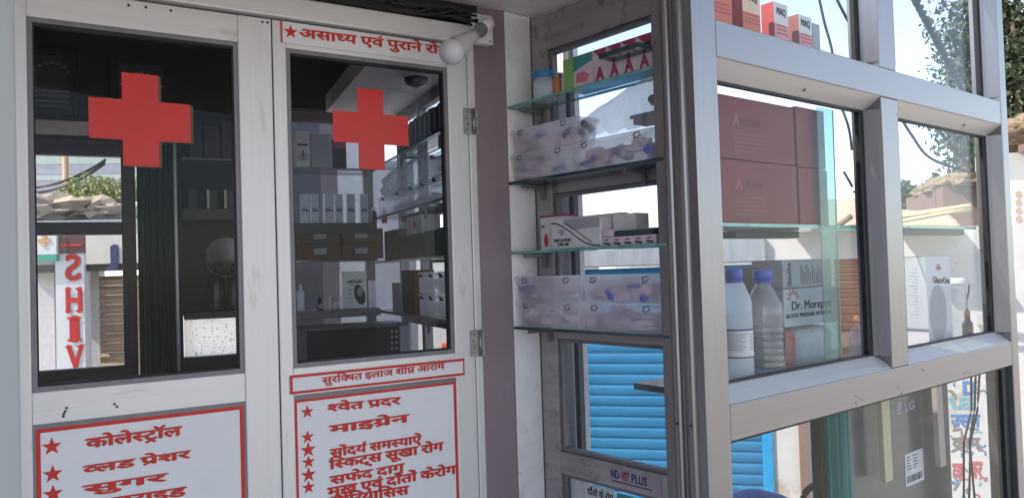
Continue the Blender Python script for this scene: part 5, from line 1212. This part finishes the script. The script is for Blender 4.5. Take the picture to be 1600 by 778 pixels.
MB().box(q0-.06, q1, .42, .50, -.7, 2.75).build('pillar', plaster, t); MB().box(q1+.0005, q2, .425, .45, -.7, 2.75).build('dark_edge', M('grey_edge_strip', (.14, .14, .16), .6), t)
# brown shutter shop further along
t = thing('shutter_shop', 'white walled shop with a rusty brown shutter seen through the display glass', 'shop', T, (2.3, .2, -.7))
a, b_ = T.u1(1302, 460, .1), T.u1(1436, 450, .1); zt2 = T.z1(1340, 404, .1); zl = T.z1(1340, 518, .1)
mb = MB(); z = zl
while z < zt2-.01:
    beam_u(mb, [(.10, z), (.085, z+.015), (.082, z+.04), (.095, z+.056), (.11, z+.056), (.11, z)], a, b_); z += .058
mb.build('roller_shutter', shuto, t)
wt = T.z1(1430, 357); we = T.u1(1660, 450)
MB().box(uw1+.002, we, .0, .08, zt2, wt).box(uw1+.002, a, .0, .09, -.7, zt2-.0005).box(b_, we, .0, .09, -.7, zt2-.0005).build('wall', wallw, t)
MB().box(a, b_, .02, .09, -.7, zl).build('stall_front', wallp, t)
# painted writing on the white wall
m_b, m_r, m_t, m_k = MB(), MB(), MB(), MB()
q = lambda x, y: T.uv(x, y, 0)
def word(mb, s, x0, x1, y0, y1, b=.05): a = q(x0, y0); c = q(x1, y0); letter(mb, s, a, (c[0], c[1]), a[1]-q(x0, y1)[1], -.002, b)
word(m_t, 'LEE', 1488, 1524, 621, 638); word(m_b, 'D', 1505, 1524, 596, 616)
tw = [(m_b, ['उ', 'स', 'ल'], 1486, 1530, 648, 18), (m_k, ['क', 'ा', 'म'], 1488, 1530, 684, 16), (m_r, ['द', 'वा'], 1488, 1504, 725, 24), (m_r, ['घ', 'र'], 1514, 1534, 722, 24)]
for mb, tk, x0, x1, y0, h in tw:
    a, c = q(x0, y0), q(x1, y0); letter(mb, tk, a, (c[0], c[1]), a[1]-q(x0, y0+h)[1], -.002, .05)
for x, y, dx, dy in ((1486, 705, 16, -8), (1500, 702, 20, 4), (1488, 672, 14, -3), (1510, 668, 18, 2), (1490, 765, 8, -12)): m_k.poly(stroke(q(x, y), q(x+dx, y+dy), .012)[0], -.004, -.0012)
rnd = random.Random(21)
for mb, n_ in ((m_b, 9), (m_k, 12), (m_r, 10), (m_t, 6)):
    for i in range(n_):
        x, y = rnd.uniform(1484, 1536), rnd.uniform(600, 800); a0 = rnd.uniform(0, 6.3); rr = rnd.uniform(3, 8)
        pts = [q(x+rr*math.cos(a0+.5*k), y+rr*.8*math.sin(a0+.5*k)) for k in range(rnd.randint(4, 9))]
        for k in range(len(pts)-1): mb.poly(stroke(pts[k], pts[k+1], .011)[0], -.0015-.0002*k-.00005*i, None)
m_b.build('wall_writing', paint_b, t); m_r.build('wall_writing', paint_r, t); m_t.build('wall_writing', paint_t, t); m_k.build('wall_writing', paint_k, t)
# sheet roofs and poles over the row
def sheet(name, pts, mat, label, cat, th=.03, amp=.03, n=14):
    P = [Vector(p) for p in pts]; mb = MB(); g = []
    for k in (0, 1):
        gg = []
        for i in range(n+1):
            r_ = []
            for j in range(n+1):
                a, b2 = i/n, j/n; p = P[0]*(1-a)*(1-b2)+P[1]*a*(1-b2)+P[2]*a*b2+P[3]*(1-a)*b2; p = p + Vector((0, 0, amp*_ns.fractal(p*2.2, 1, 2, 3) - th*k)); r_.append(mb.bm.verts.new(p))
            gg.append(r_)
        g.append(gg)
    for k in (0, 1):
        for i in range(n):
            for j in range(n): f = mb.bm.faces.new((g[k][i][j], g[k][i+1][j], g[k][i+1][j+1], g[k][i][j+1])); f.smooth = True
    for i in range(n):
        for (i0, j0, i1, j1) in ((i, 0, i+1, 0), (i, n, i+1, n), (0, i, 0, i+1), (n, i, n, i+1)): mb.bm.faces.new((g[0][i0][j0], g[0][i1][j1], g[1][i1][j1], g[1][i0][j0]))
    return solo(name, mb, mat, X, label, cat)
def wp(x, y, d): return tuple(at(x, y, d))
sheet('tarpaulin_roof', [wp(1225, 352, 5.2), wp(1352, 347, 5.1), wp(1352, 308, 6.6), wp(1240, 312, 6.6)], tarp, 'tan tarpaulin roof over the row, left of the mullion', 'tarpaulin')
sheet('tarpaulin_roof', [wp(1395, 352, 5.0), wp(1500, 348, 4.9), wp(1470, 328, 6.2), wp(1400, 330, 6.4)], tarp, 'tan tarpaulin roof over the row, below the pinkish hut', 'tarpaulin')
solo('roof_pole', MB().tube([wp(1395, 340, 4.9), wp(1518, 322, 4.7)], .018, 8).tube([wp(1400, 347, 4.85), wp(1518, 326, 4.7)], .012, 8), bamboo, X, 'pale roof poles lying over the tarpaulin below the hut', 'pole')
solo('roof_pole', MB().tube([wp(1310, 352, 4.9), wp(1330, 338, 4.9)], .018, 8), woodb, X, 'short brown stick poking up at the tarpaulin edge', 'pole')
t = thing('mud_hut', 'pinkish plastered hut with a straw top behind the shop row', 'hut', T, (3.2, 1.2, -.7))
w0 = 1.0; a, b_ = T.u1(1474, 320, w0), T.u1(1575, 320, w0); zt3 = T.z1(1500, 290, w0)
MB().box(a, b_, w0, w0+1.2, -.7, zt3).build('wall', wallp, t)
MB().blob(((a+b_)/2, w0+.55, zt3+.02), ((b_-a)*.54, .75, .11), 4, .3, 4, 5, flat=-.03).build('straw_top', thatch, t)
# trees
def tree(label, x, yb, yt, d, rw, n, seed, leaf=.12, lobes=7, group='trees beyond the shop row', mat=leafm):
    rnd = random.Random(seed); base = Vector(wp(x, yb, d)); top = Vector(wp(x, yt, d)); base.z = -.7
    t = thing('tree', label, 'tree', X, tuple(base), group); H = top.z-base.z
    tr = MB(); tr.tube([base, base+Vector((.02*H, 0, H*.3)), base+Vector((-.01*H, 0, H*.6)), base+Vector((.01*H, 0, H*.85))], .022*H+.05, 8, r2=.006*H+.01)
    mb = MB()
    for k in range(lobes):
        a = 2*math.pi*k/lobes + rnd.uniform(-.4, .4); rr = rw*rnd.uniform(.25, .75); zc = H*rnd.uniform(.55, .92)
        c = base+Vector((rr*math.cos(a), rr*math.sin(a), zc)); tr.tube([base+Vector((0, 0, H*rnd.uniform(.3, .5))), base+Vector((rr*.5*math.cos(a), rr*.5*math.sin(a), zc*.8)), c], .012*H, 6, r2=.004*H)
        leafball(mb, c, (rw*.45, rw*.45, H*.14), n//lobes, leaf, rnd)
    tr.build('trunk', bark, t); mb.build('crown', mat, t); return t
tree('round distant tree in the left part of the right display pane', 1432, 345, 282, 26, 1.6, 3500, 1)
tree('distant tree with feathery edge left of the pinkish hut', 1462, 345, 285, 24, 1.5, 3500, 2)
tree('distant tree rising behind the straw top of the hut', 1500, 345, 270, 28, 1.5, 2500, 3)
tree('tall tree at the right edge beyond the end post', 1600, 300, -60, 12, 1.3, 16000, 5, .055, 16)
tree('sparse leafy tree high behind the top right pane', 1520, 300, 0, 17, 1.2, 600, 6, .05, 9)
# ropes and wires high up
mb = MB(); A0, A1 = Vector(wp(1424, -12, 3.6)), Vector(wp(1506, 142, 4.2)); dv = (A1-A0); x_ = dv.cross(Vector((0, 1, 0))).normalized(); y_ = x_.cross(dv.normalized())
for k in (0, 1): mb.tube([A0+dv*(i/110)+.010*(math.cos(i*.55+math.pi*k)*x_+math.sin(i*.55+math.pi*k)*y_) for i in range(111)], .0105, 6)
A0b = Vector(wp(1506, 142, 4.2))
solo('twisted_rope', mb, ropem, X, 'thick twisted grey green rope slanting behind the top right pane', 'rope')
def wire(name, pts, r, label):
    P = [Vector(wp(*p)) for p in pts]; out = []
    for i in range(len(P)-1):
        p0, p1, p2, p3 = P[max(i-1, 0)], P[i], P[i+1], P[min(i+2, len(P)-1)]
        for k in range(8):
            s = k/8; out.append(.5*((2*p1)+(p2-p0)*s+(2*p0-5*p1+4*p2-p3)*s*s+(3*p1-p0-3*p2+p3)*s**3))
    out.append(P[-1]); solo(name, MB().tube(out, r, 6), wirem, X, label, 'wire')
wire('overhead_wire', [(1404, 178, 6), (1425, 212, 6), (1455, 248, 6), (1520, 270, 6), (1570, 276, 6)], .011, 'slack black wire curving through the upper left of the right pane')
wire('overhead_wire', [(1462, 196, 6), (1490, 232, 6), (1540, 292, 6)], .008, 'thin straight wire slanting through the right pane')
wire('overhead_wire', [(1298, -20, 6), (1320, 24, 6), (1352, 80, 6)], .011, 'black wire slanting across the top left pane towards the mullion')
wire('overhead_wire', [(1276, -20, 6), (1288, 35, 6), (1300, 80, 6), (1312, 155, 6), (1326, 200, 6), (1331, 235, 6)], .010, 'black wire dropping behind the cartons near the glass edge')
wire('hanging_wire', [(1318, 268, 5), (1324, 278, 5), (1332, 292, 5)], .009, 'short wire end hanging beside the mullion')
mb = MB()
for k, (xa, xb, xc, xd) in enumerate(((1517, 1518, 1506, 1506), (1523, 1520, 1512, 1522), (1527, 1522, 1511, 1508))):
    P = [R.W(R.u1(x, y, .12), .12+.004*k, R.z1(x, y, .12)) for x, y in ((xa, 545), (xb, 640), (xc, 690), (xd, 800))]
    mb.tube([tuple(np.array((.012*k, 0, 0))+P[min(3, i//6)]*(1-(i % 6)/6)+P[min(3, i//6+1)]*((i % 6)/6)) for i in range(19)], .0045, 6)
solo('power_cables', mb, wirem, X, 'three black cables hanging down before the painted wall at lower right', 'cables')
# blue bundle with a hose at the bottom
q = np.array(wp(1180, 800, 3.3)); t = thing('blue_bundle', 'blue tarpaulin covered seat below the blue shutter', 'bundle', X, (q[0], q[1], -.7))
MB().blob((q[0], q[1], q[2]-.02), (.24, .15, .10), 4, .15, 2, 8).build('cover', tarpb, t)
MB().box(q[0]-.12, q[0]+.16, q[1]-.1, q[1]+.1, -.7, q[2]-.04, .03).build('stand', darkc, t)
wire('black_hose', [(1252, 800, 2.9), (1257, 772, 2.9), (1268, 760, 2.9), (1284, 754, 2.9)], .012, 'bent black hose below the white wall, left of the curtain')
# right edge beyond the end post
t = thing('street_sign', 'white street sign with a green band at the right edge beyond the end post', 'sign', X, wp(1620, 390, 5.5))
mbx = lambda x0, x1, y0, y1, d, dd: MB().box(at(x0, (y0+y1)/2, d)[0], at(x1, (y0+y1)/2, d)[0], d, d+dd, at((x0+x1)/2, y1, d)[2], at((x0+x1)/2, y0, d)[2])
mbx(1583, 1700, 280, 366, 5.5, .05).build('sign_board', signw, t); mbx(1583, 1700, 366.5, 384, 5.5, .05).build('green_band', M('sign_green', (.02, .27, .20), .5), t)
a = at(1590, 370, 5.495); c = at(1612, 370, 5.495); letter(MB(), ['स', 'म', 'य'], (a[0], a[2]), (c[0]+.06, a[2]), .045, 5.494, .04).build('lettering', whitec, t)
m_ = MB()
for i in range(5):
    c = at(1594, 355-i*13, 5.49); m_.lathe(0, 0, [(.022, 0), (.024, .002)], 12, axis=(0, -1, 0), org=(c[0], 5.498, c[2]))
m_.build('emblem', M('pale_bronze_print', (.55, .42, .32), .6), t)
t = thing('end_shop', 'whitewashed wall with red and blue painted patches at the right edge', 'wall', X, wp(1640, 700, 5.9))
mbx(1560, 1760, 236, 900, 5.9, .2).build('wall', wallw, t)
mbx(1591, 1700, 528, 536, 5.89, .006).build('red_patch', paint_r, t); mbx(1593, 1700, 545, 600, 5.89, .006).build('blue_patch', paint_b, t); mbx(1590, 1700, 505, 526, 5.89, .006).build('brown_patch', woodb, t)
t = MB().box(at(1586, 220, 5.9)[0], at(1760, 220, 5.7)[0], 5.6, 5.85, at(1600, 234, 5.7)[2], at(1600, 222, 5.7)[2]); solo('thatch_ledge', t, wallp, X, 'brown ledge above the street sign at the right edge', 'ledge')
q = wp(1640, 205, 6); solo('straw_heap', MB().blob(q, (.45, .4, .14), 4, .3, 4, 2), thatch, X, 'heap of straw on the ledge at the right edge', 'straw')
# low houses far away so that the horizon is not bare
for k, (x, d, wdt, h, mt, lab) in enumerate(((1150, 16, 5, 2.0, wallw, 'low white far house left of the tan roofs'), (1330, 20, 6, 2.2, wallp, 'low pinkish far house behind the tan roofs'), (960, 22, 6, 1.6, wallw, 'low white far house above the blue shutter'))):
    q = at(x, 400, d); t = thing('far_house', lab, 'house', X, (q[0], q[1], -.7), 'far low houses')
    MB().box(q[0]-wdt/2, q[0]+wdt/2, q[1], q[1]+3, -.7, h).build('wall', mt, t); MB().box(q[0]-wdt/2-.2, q[0]+wdt/2+.2, q[1]-.3, q[1]+3.3, h, h+.12).build('roof', tin, t)
fix_parts()
